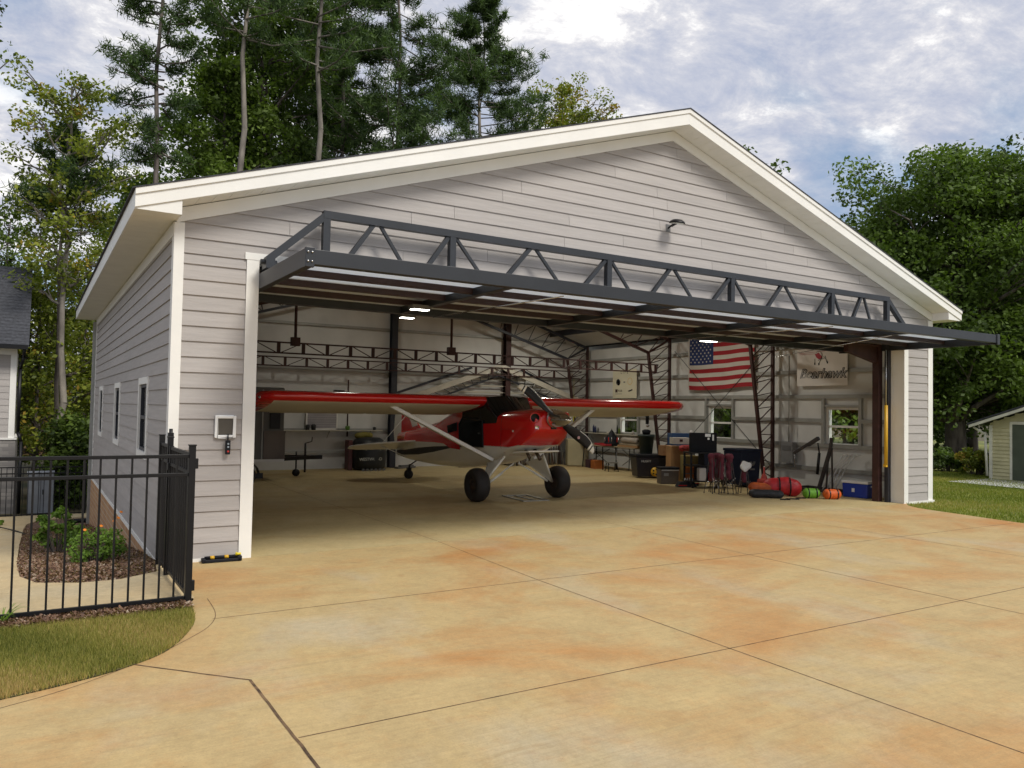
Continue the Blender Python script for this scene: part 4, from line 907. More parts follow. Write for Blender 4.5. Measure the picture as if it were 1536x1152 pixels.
for i in range(len(ST)-1):
    for k in range(n):
        kk = k if k < 9 else 17-k; q = (secs[i][k], secs[i][(k+1) % n], secs[i+1][(k+1) % n], secs[i+1][k])
        y0 = ST[i][0]
        m_ = rowmat(k)
        if y0 < 3.15 and m_ in (1, 2): m_ = 0 if y0 < 2.8 else m_
        if (3.55 <= y0 < 3.95 and kk >= 6) or (3.95 <= y0 < 4.9 and kk in (6, 7)): gl.add(q, [(0,1,2,3)], 0, smooth=True); continue
        bd.add(q, [(0,1,2,3)], m_, smooth=True)
bd.add(secs[0], [tuple(range(n))], 0); bd.add(secs[-1], [tuple(range(n))], 0)
body = bd.build('fuselage', [M_pred, M_pwhite, M_pblack], plane)
M_cglass = mat('tinted_canopy', (.010, .013, .014), .08, var=.1, spec=.45)
gl.build('windshield', M_cglass, plane)
# posts of the windshield
wp = MB()
for sx in (-1, 1):
    wp.tube((AX(3.62)+sx*.475, .0, 1.58), (AX(4.02)+sx*.45, .40, 1.84), .014); wp.tube((AX(4.2)+sx*.505, 4.2-3.62, 1.45), (AX(4.2)+sx*.47, 4.2-3.62, 1.80), .014)
wp.tube((AX(3.62), .0, 1.74), (AX(4.02), .40, 2.03), .010); wp.build('windshield_post', M_pblack, plane)
def seam(y, dz=.003, w=.006):
    for a, c in zip(ST[:-1], ST[1:]):
        if a[0] <= y <= c[0]:
            f = (y-a[0])/(c[0]-a[0]); s0 = section(tuple(p+(q-p)*f for p, q in zip(a, c))); cz = (min(p[2] for p in s0)+max(p[2] for p in s0))/2; cx = s0[0][0]
            m = MB(); o = [(cx+(p[0]-cx)*1.008, p[1], cz+(p[2]-cz)*1.008) for p in s0]; k = len(o)
            for i in range(k): m.bar((o[i][0], o[i][1], o[i][2]), (o[(i+1) % k][0], o[(i+1) % k][1], o[(i+1) % k][2]), w, .003)
            return m
seam(3.45).build('cowl_seam', mat('seam_dark_red', (.16, .004, .004), .5), plane)
MB().bar((AX(2.7)-.436, 2.7-3.62, 1.40), (AX(3.44)-.492, 3.44-3.62, 1.37), .004, .004).build('cowl_split_line', mat('seam_dark_red', .5), plane)
MB().add([(AX(5.0)-.484, 5.0-3.62, 1.0), (AX(5.0)-.484, 5.0-3.62, .90), (AX(5.5)-.442, 5.5-3.62, .91), (AX(5.9)-.405, 5.9-3.62, 1.0), (AX(5.35)-.456, 5.35-3.62, 1.0)], [(0,1,2,3,4)]).build('paint_flash', M_pred, plane, fix=False)
# doors and side windows
for sx in (-1, 1):
    dm = MB(); o_ = .012*sx
    P = [(AX(4.02)+sx*.503, .42, 1.0), (AX(5.0)+sx*.485, 1.36, .97), (AX(5.05)+sx*.48, 1.42, 1.42), (AX(4.95)+sx*.47, 1.28, 1.58), (AX(4.1)+sx*.503, .46, 1.52)]
    dm.prism([(p[0]+o_*.3, p[1], p[2]) for p in P], (o_, 0, 0)); d_ = dm.build('cabin_door', M_cglass, plane)
    fr = MB()
    for a, c in zip(P, P[1:]+P[:1]): fr.bar((a[0]+o_*1.3, a[1], a[2]), (c[0]+o_*1.3, c[1], c[2]), .025, .012)
    fr.build('door_frame', M_pblack, d_); MB().box(P[0][0]+o_*1.2, P[0][0]+o_*2.4, .55, .62, 1.25, 1.28).build('door_handle', M_steel, d_)
    wm = MB().prism([(AX(5.3)+sx*.462, 1.55, 1.28), (AX(5.7)+sx*.432, 1.98, 1.22), (AX(5.75)+sx*.425, 2.02, 1.38), (AX(5.3)+sx*.462, 1.55, 1.46)], (sx*.014, 0, 0)); wm.build('rear_window', M_cglass, plane)
    # cowl intakes and lamps
    MB().lathe([(.0, .006), (.078, .006), (.084, .018), (.098, .018), (.11, -.03)], (AX(2.5)+sx*.355, 2.535-3.62, 1.605), (sx*.75, -1, .04), 20, mfun=lambda i: 0 if i < 1 else 1).build('air_intake', [M_black, M_pred], plane)
    lm_ = MB().lathe([(0, .0), (.03, 0), (.036, .008)], (AX(2.5)+sx*.33, 2.50-3.62, 1.43), (sx*.6, -1, -.1), 14).build('landing_lamp', M_chrome, plane)
MB().box(-.055, .055, 2.43-3.62, 2.47-3.62, 1.40, 1.44).build('oil_cooler_inlet', M_black, plane, bevel=.008)
MB().prism([(-.34, 2.75-3.62, 1.0), (.34, 2.75-3.62, 1.0), (.40, 3.2-3.62, .955), (-.40, 3.2-3.62, .955)], (0, 0, -.03)).build('cowl_lip', M_pwhite, plane, bevel=.008)
MB().tube((.05, 3.15-3.62, 1.0), (.05, 2.95-3.62, .82), .035).tube((-.12, 3.2-3.62, 1.0), (-.12, 3.05-3.62, .84), .03).build('exhaust', mat('burnt_steel', (.12, .09, .07), .4, metal=.8), plane)
# small marks on the cowl side
for q in ((-.487, 3.05-3.62, 1.33, .035), (-.49, 3.2-3.62, 1.30, .03)): MB().box(q[0]-.002, q[0]+.004, q[1], q[1]+.09, q[2], q[2]+q[3]).build('cowl_badge', M_pwhite, plane)
# wings
def wing(sx):
    m = MB(); pr = [(0, 0, 0), (.012, .032, -.028), (.05, .062, -.050), (.14, .092, -.062), (.3, .100, -.062), (.55, .078, -.050), (.8, .038, -.028), (1, .003, -.003)]
    pts = [(c, up_) for c, up_, lo in pr]+[(c, lo) for c, up_, lo in pr[::-1][1:-1]]
    xs = [(.44, 1, 0), (.62, 1, 0), (4.25, 1, 0), (4.62, .97, 0), (4.80, .80, .06), (4.86, .55, .2)]
    prev = None; k_ = len(pts); ch = 1.60
    for j, (x, sc, off) in enumerate(xs):
        c = []
        for u, w in pts:
            uu = off+u*sc; c.append((sx*x, 4.0-3.62+uu*ch, 1.915-.19*uu*ch+w*ch*.92*(.55+.45*sc)))
        if prev:
            for k in range(k_):
                a, a2 = pts[k], pts[(k+1) % k_]; low = a[1] < 0 or a2[1] < 0
                red = not (low and min(a[0], a2[0]) >= .045)
                if j == 1 or j >= 4: red = True
                m.add([prev[k], prev[(k+1) % k_], c[(k+1) % k_], c[k]], [(0,1,2,3)], 0 if red else 1, smooth=True)
        prev = c
    m.add(prev, [tuple(range(k_))], 0)
    w_ = m.build('wing', [M_pred, mat('cream_wing_fabric', (.62, .58, .46), .55, var=.05, vs=1.5), M_pwhite], plane)
    MB().sphere((sx*4.82, .58, 1.88), .028, 10, 6).build('tip_light', M_chrome, w_)
    fl = MB()
    for a, c in ((.62, 2.4), (2.45, 4.3)): fl.prism([(sx*a, 4.0-3.62+1.22, 1.655), (sx*c, 4.0-3.62+1.22, 1.655), (sx*c, 4.0-3.62+1.60, 1.605), (sx*a, 4.0-3.62+1.60, 1.605)], (0, 0, .012))
    fl.build('flap', mat('cream_wing_fabric', .5), w_)
    s1 = MB(); 
    def strut(m, p, q, w):  # streamlined tube
        p, q = Vector(p), Vector(q); m.bar(p, q, w*.6, w, upv=(0, 1, 0))
    strut(s1, (sx*2.38, 4.40-3.62, 1.78), (sx*.46, 3.85-3.62, .76), .12); s1.build('lift_strut', M_pwhite, plane, bevel=.012)
    # landing gear
    g = MB(); ax_ = (sx*.80, 0, .32)
    g.tube((sx*.44, 3.42-3.62, .86), ax_, .022); g.tube((sx*.44, 4.05-3.62, .70), ax_, .02)
    g.prism([(sx*.44, 3.44-3.62, .84), (sx*.44, 4.03-3.62, .69), (sx*.73, .05, .36), (sx*.76, -.02, .37)], (sx*.012, 0, .006)); g.build('gear_leg', M_pwhite, plane)
    g = MB().tube((sx*.05, 3.72-3.62, .70), (sx*.66, .0, .36), .016, m=0).tube((sx*.35, .03, .53), (sx*.68, 0, .34), .023, m=0); g.build('shock_strut', M_pwhite, plane)
    wx = sx*.92; prof = [(.12, -.10), (.16, -.125), (.22, -.145), (.27, -.135), (.305, -.09), (.318, -.03), (.318, .03), (.305, .09), (.27, .135), (.22, .145), (.16, .125), (.12, .10)]
    wh = MB().lathe(prof, (wx, 0, .318), (1, 0, 0), 36).build('wheel', M_rubber, plane)
    MB().lathe([(0, -.11), (.05, -.11), (.06, -.085), (.115, -.10), (.125, -.10), (.125, .10), (.115, .10), (.06, .085), (.05, .11), (0, .11)], (wx, 0, .318), (1, 0, 0), 24).build('rim', mat('dark_rim', (.05, .035, .03), .4, metal=.4), wh)
    # tail plane
    zt_ = lambda y: .93-.2*(y-7.7)
    tp = [(.10, 7.55), (.55, 7.72), (1.15, 8.0), (1.45, 8.22), (1.53, 8.45), (1.48, 8.68), (1.2, 8.86), (.14, 8.86)]
    tpm = MB().prism([(sx*x-.17, y-3.62, zt_(y)) for x, y in tp], (0, 0, .035)); tpm.build('tailplane', M_pwhite, plane, bevel=.012)
    MB().tube((sx*.85-.17, 8.2-3.62, zt_(8.2)), (-.17+sx*.05, 8.3-3.62, .52), .010).tube((sx*.85-.17, 8.2-3.62, zt_(8.2)), (-.17, 8.35-3.62, 1.7), .007).build('tail_brace', M_pwhite, plane)
for sx in (-1, 1): wing(sx)
fn = MB().prism([(-.185, y-3.62, z) for y, z in ((7.7, 1.22), (8.15, 1.5), (8.45, 1.86), (8.75, 1.92), (8.9, 1.80), (8.9, .62))], (.035, 0, 0)); fn.build('fin', M_pred, plane, bevel=.01)
fn = MB().prism([(-.183, y-3.62, z) for y, z in ((8.92, .55), (9.25, .70), (9.38, 1.1), (9.3, 1.6), (9.1, 1.9), (8.92, 1.92))], (.03, 0, 0)); fn.build('rudder', M_pwhite, plane, bevel=.01)
MB().prism([(-.19, y-3.62, z) for y, z in ((7.9, 1.33), (8.3, 1.66), (8.6, 1.7), (8.2, 1.28))], (.046, 0, 0)).build('fin_flash', M_pwhite, plane)
tw = MB().lathe([(.05, -.035), (.09, -.04), (.115, -.02), (.115, .02), (.09, .04), (.05, .035)], (-.17, 8.42-3.62, .115), (1, .9, 0), 22).lathe([(0, -.03), (.05, -.035), (.05, .035), (0, .03)], (-.17, 8.42-3.62, .115), (1, .9, 0), 12).build('tail_wheel', M_rubber, plane)
MB().bar((-.17, 7.9-3.62, .50), (-.17, 8.35-3.62, .34), .03, .02).tube((-.17, 8.36-3.62, .36), (-.17, 8.40-3.62, .2), .025).box(-.22, -.205, 8.36-3.62, 8.44-3.62, .1, .28).box(-.135, -.12, 8.36-3.62, 8.44-3.62, .1, .28).build('tail_fork', M_black, plane)
# spinner and propeller
MB().lathe([(.165, 0), (.160, .06), (.140, .18), (.105, .30), (.06, .41), (.02, .47), (0, .48)], (0, 2.40-3.62, 1.60), (0, -1, -.06), 28).build('spinner', M_chrome, plane)
MB().lathe([(.0, 0), (.17, 0), (.17, .05), (0.0, .05)], (0, 2.45-3.62, 1.60), (0, -1, -.06), 28).build('spinner_plate', M_steel, plane)
def blade(sg):
    m = MB(); dirv = Vector((-.815*sg, 0, .58*sg)); side = Vector((.58, 0, .815)); prev = None
    stn = [(.12, .035, .035, 0), (.2, .055, .03, .0), (.32, .078, .022, .01), (.5, .098, .016, .025), (.7, .098, .012, .035), (.82, .088, .009, .03), (.87, .082, .008, .02), (.91, .076, .007, .012), (.935, .070, .007, .005), (1.0, .05, .006, -.01), (1.03, .028, .004, -.03)]
    for j, (r, hwid, th, swp) in enumerate(stn):
        tw_ = R(48)*max(0, 1-r)**1.4+R(6); cdir = side*math.cos(tw_)+Vector((0, sg*1, 0))*math.sin(tw_); nrm = dirv.cross(cdir).normalized()
        c0 = Vector((0, 2.33-3.62, 1.585))+dirv*r+cdir*swp*1
        c = [c0-cdir*hwid, c0-cdir*hwid*.3+nrm*th, c0+cdir*hwid*.55+nrm*th, c0+cdir*hwid*.86+nrm*th*.4, c0+cdir*hwid, c0+cdir*hwid*.86-nrm*th*.4, c0+cdir*hwid*.55-nrm*th, c0-cdir*hwid*.3-nrm*th]
        if prev:
            tip = j in (7, 9, 10)
            for k in range(8): m.add([prev[k], prev[(k+1) % 8], c[(k+1) % 8], c[k]], [(0,1,2,3)], 1 if tip or (k in (3, 4) and j > 3) else 0, smooth=True)
        prev = c
    m.add(prev, [tuple(range(8))], 1)
    return m.build('propeller_blade', [M_pblack, M_pwhite], plane)
blade(1); blade(-1)
MB().tube((.52*.815+.02, 2.29-3.62, 1.585-.52*.58-.03), (.52*.815+.02, 2.28-3.62, 1.585-.52*.58-.03), .028).build('blade_decal', mat('pink_decal', (.6, .35, .35), .5), plane)
MB().tube((.3, 3.9-3.62, 2.03), (.3, 4.0-3.62, 2.16), .012).tube((.3, 4.0-3.62, 2.16), (.3, 4.2-3.62, 2.18), .012).build('breather_tube', M_chrome, plane)

# ------------------------------------------------------------------ flag, banner, poster on the right wall
XWALL = W-.25
def on_wall(y, z, x=XWALL): return (x, y, z)
fl = thing('national_flag', 'large red, white and blue striped flag with stars hanging on the right wall', 'flag', (XWALL-.02, 6.72, 3.86))
FW, FH = 2.30, 1.47; M_fr = mat('flag_red', (.32, .012, .02), .8, var=.06); M_fw = mat('flag_white', (.55, .52, .47), .8, var=.05); M_fb = mat('flag_blue', (.012, .03, .12), .8, var=.08)
fm = MB(); nx_, nz_ = 46, 26
def fpt(u, v): return (-.02-.008*math.sin(u*17+v*2.5)-.006*math.sin(v*9+u*4), -u*FW, -v*FH*(1+.02*math.sin(u*5))+.03*u-.004*math.sin(u*13))
for i in range(nx_):
    for j in range(nz_):
        u0, u1, v0, v1 = i/nx_, (i+1)/nx_, j/nz_, (j+1)/nz_; s = int(j*13/nz_)
        fm.add([fpt(u0, v0), fpt(u1, v0), fpt(u1, v1), fpt(u0, v1)], [(0,1,2,3)], 2 if (u0 < .39 and s < 7) else (0 if s % 2 == 0 else 1), smooth=True)
fm.build('cloth', [M_fr, M_fw, M_fb], fl)
st_ = MB()
for r in range(9):
    for c in range(6 if r % 2 == 0 else 5):
        u = (.032+c*.064+(0 if r % 2 == 0 else .032))*.98; v = (.055+r*.0555)*.97; p = Vector(fpt(u, v))+Vector((-.006, 0, 0)); pts = []
        for k in range(10):
            a = math.pi/2+k*math.pi/5; q = .034 if k % 2 == 0 else .014; pts.append(p+Vector((0, -q*math.cos(a), q*math.sin(a))))
        st_.add([p]+pts, [(0, k+1, (k+1) % 10+1) for k in range(10)], 0)
st_.build('stars', M_fw, fl, fix=False)
MB().box(-.03, -.0, -.01, .03, -FH, .01).build('heading', M_fw, fl)
bn = thing('banner', 'white vinyl banner with a red plane outline and slanted black edged lettering', 'banner', (XWALL-.02, 3.12, 3.31))
BW, BH = 1.36, .88
MB().box(-.008, 0, -BW, 0, -BH, 0).build('sheet', mat('banner_vinyl', (.78, .75, .72), .5, var=.03), bn, bevel=.003)
mw = lambda dx_, dz_, x=-.012: frame_mw((x, -BW/2+dx_, -BH/2+dz_), (0, -1, 0), (0, 0, 1))
text('lettering_outline', 'Bearhawk', .31, M_black, bn, mw(-.02, -.16), .001, .3, 1.0, .013)
text('lettering', 'Bearhawk', .31, mat('banner_letter', (.45, .44, .44), .5), bn, mw(-.02, -.16, -.018), .001, .3, 1.0, -.002)
pl_ = MB()
for a, c, w in (((-.014, -.05, -.10), (-.014, -1.28, -.05), .012), ((-.014, -.08, -.13), (-.014, -.55, -.125), .008)): pl_.bar(a, c, w, .004, m=0)
pl_.prism([(-.012, -.50, -.14), (-.012, -.60, -.10), (-.012, -.70, -.20), (-.012, -.62, -.26), (-.012, -.55, -.22)], (-.003, 0, 0), m=0)
pl_.build('plane_drawing', mat('banner_red', (.45, .03, .05), .6), bn)
pl_ = MB(); arc = [(-.014, -.60-.10*math.sin(a), -.17+.10*math.cos(a)) for a in [R(-40+20*k) for k in range(11)]]
for a, c in zip(arc[:-1], arc[1:]): pl_.bar(a, c, .016, .004)
for a, c in (((-.62, -.24), (-.60, -.30)), ((-.70, -.22), (-.62, -.34)), ((-.74, -.2), (-.84, -.30)), ((-.78, -.18), (-.82, -.33)), ((-.50, -.24), (-.50, -.33)), ((-.62, -.26), (-.8, -.24))): pl_.bar((-.014, *a), (-.014, *c), .009, .004)
for y, z in ((-.50, -.35), (-.61, -.36), (-.84, -.33)): pl_.box(-.016, -.012, y-.015, y+.015, z-.035, z+.02)
pl_.build('drawing_lines', M_black, bn)
ps = thing('poster', 'cream poster with small round emblems on the right wall above the wing', 'poster', (XWALL-.02, 10.10, 3.06))
MB().box(-.01, 0, -1.14, 0, -.90, 0).build('board', mat('poster_cream', (.60, .56, .42), .6, var=.03), ps)
pmw = lambda y, z: frame_mw((-.013, y, z), (0, -1, 0), (0, 0, 1))
text('lettering', 'LIFE', .13, M_blackpl, ps, pmw(-.56, -.10), .001, space=1.7)
def disc(y, z, r, m, nm='emblem', ring=0):
    q = MB()
    if ring: q.lathe([(r-ring, 0), (r, 0), (r, .003), (r-ring, .003)], (-.011, y, z), (-1, 0, 0), 22)
    else: q.lathe([(0, 0), (r, 0), (r, .003), (0, .003)], (-.011, y, z), (-1, 0, 0), 22)
    q.build(nm, m, ps)
disc(-.27, -.40, .10, M_blackpl); disc(-.27, -.40, .05, mat('poster_cream', .5), 'emblem_bar'); disc(-.83, -.38, .11, M_yellow, 'ring', .012)
MB().box(-.014, -.011, -.52, -.60, -.42, -.38).build('dash', M_grayp, ps)
MB().box(-.014, -.011, -.13, -.24, -.72, -.62).build('emblem', M_red, ps); text('small_lettering', 'Kolb', .10, M_blackpl, ps, pmw(-.37, -.67), .001); MB().box(-.014, -.011, -.13, -.45, -.77, -.76).build('rule', M_blackpl, ps)
MB().prism([(-.012, -.72, -.68), (-.012, -.95, -.62), (-.012, -.95, -.66), (-.012, -.80, -.70)], (-.003, 0, 0)).build('emblem', M_blackpl, ps)

# ------------------------------------------------------------------ things along the right wall
def box_thing(name, label, cat, x, y, z, w, d, h, m, rz=0, bev=.01, group=None, lid=None, taper=0):
    t = thing(name, label, cat, (x, y, z), rz, group)
    q = MB(); a, c = w/2, d/2; a0, c0 = a*(1-taper), c*(1-taper)
    q.add([(-a0,-c0,0),(a0,-c0,0),(a0,c0,0),(-a0,c0,0),(-a,-c,h),(a,-c,h),(a,c,h),(-a,c,h)], [(0,3,2,1),(4,5,6,7),(0,1,5,4),(1,2,6,5),(2,3,7,6),(3,0,4,7)])
    q.build('body', m, t, bevel=bev)
    if lid: MB().box(-a-.012, a+.012, -c-.012, c+.012, h+.001, h+lid[0]).build('lid', lid[1], t, bevel=.01)
    return t
M_blue = mat('cooler_blue', (.012, .04, .30), .35, var=.05); M_whpl = mat('white_hdpe', (.66, .66, .66), .4, var=.03)
c = box_thing('cooler', 'bright blue cooler with white lid beside the right door post', 'cooler', 13.85, 1.12, .002, .56, .36, .30, M_blue, R(-82), .02, None, (.055, M_whpl), .05)
MB().box(-.06, .0, -.187, -.183, .12, .20).build('label_patch', M_whpl, c); MB().bar((-.30, -.02, .24), (-.30, .02, .24), .02).bar((.30, -.06, .25), (.30, .06, .25), .025).build('handle', M_whpl, c)
# folding chair bundle of bare poles
t = thing('pole_bundle', 'bundle of thin silver folding frame poles leaning on the wall girt', 'frame poles', (14.1, 1.85, 0))
for k, (dx0, dy0) in enumerate(((-.36, .12), (-.33, .04), (-.28, -.02), (-.18, -.06))):
    m = MB(); m.path([(dx0-.0, dy0+.0, .02), (dx0+.25, dy0-.12, .55), (dx0+.42, dy0-.25, .86), (dx0+.44, dy0-.36, .87)], .016, 8); m.build('pole', mat('brushed_aluminium', (.62, .62, .62), .45), t)
# engine hoist
t = thing('engine_hoist', 'dark folding engine hoist with raised boom and hook by the nearest window', 'engine hoist', (13.75, 2.05, 0))
M_hst = mat('hoist_grey', (.035, .03, .028), .5, var=.2)
MB().bar((.0, .0, .06), (.02, -.30, 1.02), .07, .07).build('mast', M_hst, t, bevel=.006)
MB().bar((0, .10, 1.18), (-.05, .62, .86), .055, .065).bar((0, -.0, 1.23), (-.0, .28, 1.06), .075, .08).build('boom', M_hst, t, bevel=.006)
MB().tube((0, .03, .42), (0, -.02, .90), .032).tube((0, -.02, .9), (0, .02, 1.12), .016).build('jack_ram', M_black, t)
MB().bar((.0, -.33, 1.25), (.0, -.30, .96), .055).bar((0, -.36, .06), (0, -.34, 1.0), .03).bar((0, -.20, .06), (0, -.24, .7), .03).build('brace', M_hst, t)
MB().box(-.30, .30, .45, .52, .06, .12).bar((-.28, .5, .09), (-.22, -.5, .09), .06).bar((.28, .5, .09), (.22, -.5, .09), .06).bar((-.2, -.35, .09), (.2, -.35, .09), .06).build('base_leg', M_hst, t)
MB().tube((-.05, .60, .85), (-.05, .60, .62), .006).lathe([(.02, 0), (.03, .02), (.02, .04)], (-.05, .60, .58), (1, 0, 0), 10).build('hook_chain', M_steel, t)
for x, y in ((-.28, .5), (.28, .5), (-.22, -.5), (.22, -.5)): MB().lathe([(0, -.015), (.035, -.015), (.035, .015), (0, .015)], (x, y, .036), (1, 0, 0), 14).build('caster', M_rubber, t)
# round bundles
def bundle(label, x, y, r, l, m, rz, g):
    t = thing('stuff_sack', label, 'stuff sack', (x, y, .0), rz, g); q = MB(); n_ = 14
    q.lathe([(0, -l/2), (r*.6, -l/2+.005), (r*.92, -l/2+.04)]+[(r*(1+.05*math.sin(k*2.2)), -l/2+.05+(l-.1)*k/n_) for k in range(n_+1)]+[(r*.6, l/2-.005), (0, l/2)], (0, 0, r), (1, 0, 0), 22); q.build('sack', m, t)
    s = MB()
    for u in (-.25, .25): s.lathe([(r*1.07, u*l-.012), (r*1.085, u*l), (r*1.07, u*l+.012)], (0, 0, r), (1, 0, 0), 22)
    s.build('strap', M_black, t)
bundle('lime green rolled stuff sack on the floor left of the orange one', 12.68, 1.42, .105, .34, mat('lime_nylon', (.12, .32, .02), .6, var=.2, vs=14), R(-30), 'rolled stuff sacks')
bundle('orange rolled stuff sack on the floor right of the green one', 12.95, 1.12, .105, .36, mat('orange_nylon', (.60, .10, .01), .6, var=.2, vs=14), R(-25), 'rolled stuff sacks')
def blob(name, mt, parent, pts, r, sc=(1, 1, .8), seed=0):
    random.seed(seed); q = MB()
    pts = [tuple(Vector(a).lerp(Vector(c), u)) for a, c in zip(pts[:-1], pts[1:]) for u in (0, .35, .7)]+[pts[-1]] if len(pts) > 1 else pts
    for p in pts: q.sphere(p, r*random.uniform(.92, 1.08), 16, 10, sc)
    o = q.build(name, mt, parent, fix=False); rm = o.modifiers.new('remesh', 'REMESH'); rm.mode = 'VOXEL'; rm.voxel_size = r*.14; rm.use_smooth_shade = True
    s = o.modifiers.new('smooth', 'SMOOTH'); s.iterations = 4; s.factor = .8; return o
M_redny = mat('red_nylon', (.42, .012, .018), .5, var=.2, vs=9, bump=.5, bs=9)
t = thing('duffel_bag', 'bright red duffel bag with black straps on the floor by the lattice column', 'duffel bag', (12.45, 1.98, 0), R(-40))
blob('bag', M_redny, t, [(-.22, 0, .18), (-.08, 0, .21), (.08, 0, .22), (.22, 0, .18)], .19, (1, .85, 1)); s = MB()
for u in (-.08, .14): s.lathe([(.20, -.016), (.21, 0), (.20, .016)], (u, 0, .2), (1, 0, 0), 22)
s.build('strap', M_black, t)
t = thing('flotation_bag', 'orange soft bag slumped against the red duffel', 'bag', (12.12, 2.18, .02), R(-40)); blob('bag', mat('orange_bag', (.50, .10, .02), .6, var=.25, vs=9, bump=.5, bs=9), t, [(-.2, 0, .16), (-.05, 0, .15), (.12, .0, .16)], .13, (1, .8, .8))
t = thing('sleeping_pad', 'flat black padded bag on the floor in front of the orange bag', 'bag', (11.78, 1.86, .0), R(-38)); blob('pad', mat('black_nylon', (.018, .02, .024), .6, bump=.5, bs=9), t, [(-.22, 0, .09), (-.05, 0, .09), (.12, .0, .09), (.26, 0, .08)], .11, (1.1, .9, .8))
t = tag(MB().path([(11.75, 1.45, .012), (11.95, 1.38, .012), (12.05, 1.5, .012), (12.2, 1.38, .012), (12.3, 1.5, .012), (12.5, 1.42, .012)], .012).path([(11.8, 1.38, .014), (12.0, 1.5, .014), (12.15, 1.3, .014)], .010).build('strap_tangle', M_black), 'tangle of dark strap on the floor in front of the bags', 'strap')
# gas caddy, blue drum, electric panel
t = thing('fuel_caddy', 'faded red plastic fuel container with spout behind the duffel bag', 'fuel container', (12.75, 2.72, 0), R(20))
MB().box(-.15, .15, -.12, .12, .02, .30).build('tank', mat('faded_red_plastic', (.42, .05, .035), .5, var=.1), t, bevel=.05)
MB().lathe([(.075, .29), (.06, .35), (.035, .40), (.02, .42), (.018, .56), (0, .56)], (0, 0, 0)).build('spout', mat('faded_red_plastic', .5), t); MB().tube((0, 0, .5), (0, 0, .58), .012).build('tip', M_whpl, t)
M_nvy = mat('navy_plastic', (.007, .011, .028), .6, var=.1, spec=.3)
t = box_thing('recycling_cart', 'dark navy wheeled rubbish cart standing behind the folded chairs', 'rubbish cart', 13.3, 3.85, .05, .62, .62, .80, M_nvy, R(-6), .02, None, (.06, M_nvy), .12)
for sx in (-.3, .3): MB().lathe([(0, -.03), (.11, -.03), (.11, .03), (0, .03)], (sx, .28, .06), (1, 0, 0), 18).build('wheel', M_rubber, t)
MB().lathe([(.02, 0), (.09, 0), (.09, .004), (.02, .004)], (.05, -.295, .55), (0, -1, 0), 18).box(-.02, .12, -.3, -.29, .36, .40).build('emblem', M_grayp, t)
t = box_thing('junction_box', 'grey electrical box on the wall right of the lattice column', 'electrical box', W-.34, 3.30, .58, .16, .34, .50, mat('box_grey', (.20, .20, .20), .5, var=.15), 0, .006)
MB().tube((-.085, -.08, .06), (-.085, -.08, .0601), .03).box(-.09, -.08, -.12, .12, .3, .42).build('dial', M_grayp, t)
MB().tube((0, 0, .5), (0, 0, 2.6), .012).build('conduit', M_girt, t)
t = thing('steel_bar', 'rust red steel bar lying on the floor along the right wall', 'steel bar', (13.95, 2.2, .003)); MB().box(-.04, .04, -.9, 1.0, 0, .05).box(-.2, -.12, .1, 1.1, 0, .04).build('bar', M_red, t)
# folded camping chairs
M_mar = mat('maroon_canvas', (.13, .022, .04), .8, var=.25, vs=7, bump=.4, bs=8)
def camp_chair(label, x, y, rz, g='folded maroon camping chairs'):
    t = thing('camping_chair', label, 'camping chair', (x, y, 0), rz, g)
    for k, (a, c) in enumerate(((-.10, -.08), (.10, -.08), (-.10, .08), (.10, .08))):
        q = MB().tube((a*1.3, c*1.3, .02), (a*.35, c*.35, .84), .0085).tube((a*1.3, c*1.3, 0), (a*1.3, c*1.3, .03), .014); q.build('leg', mat('chair_tube', (.10, .09, .09), .4, metal=.6), t)
    MB().tube((-.12, -.1, .1), (.12, -.1, .34), .006).tube((.12, -.1, .1), (-.12, -.1, .34), .006).tube((-.12, .1, .1), (.12, .1, .34), .006).build('cross_brace', M_steel, t)
    blob('canvas', M_mar, t, [(0, 0, .36), (.01, .01, .44), (-.02, 0, .54), (.03, 0, .64), (-.02, .01, .72), (.04, .01, .80), (-.04, .01, .80)], .058, (1, 1, 1.2), int(x*100) % 97)
    return t
c0 = camp_chair('folded maroon camping chair, leftmost of the standing bundle', 11.42, 3.02, .2)
c1 = dup(c0, (11.55, 2.86, 0), 1.1, 'folded maroon camping chair, second from the left of the bundle')
c2 = dup(c0, (11.72, 2.80, 0), 2.0, 'folded maroon camping chair in the middle of the bundle with a black printed patch')
c3 = dup(c0, (11.66, 3.10, 0), 2.9, 'folded maroon camping chair at the back of the bundle')
MB().box(-.055, .055, -.115, -.10, .45, .62).build('printed_patch', M_black, c2)
c4 = dup(c0, (12.0, 2.62, 0), .5, 'folded maroon camping chair standing alone at the right with a white cloth', (1, 1, .82))
t = thing('white_cloth', 'crumpled white cloth draped on the rightmost folded camping chair', 'cloth', (11.93, 2.56, .0)); blob('cloth', M_whpl, t, [(-.06, 0, .60), (0, -.02, .54), (.12, -.03, .62), (-.02, 0, .66)], .05, (1.2, .7, 1.3))
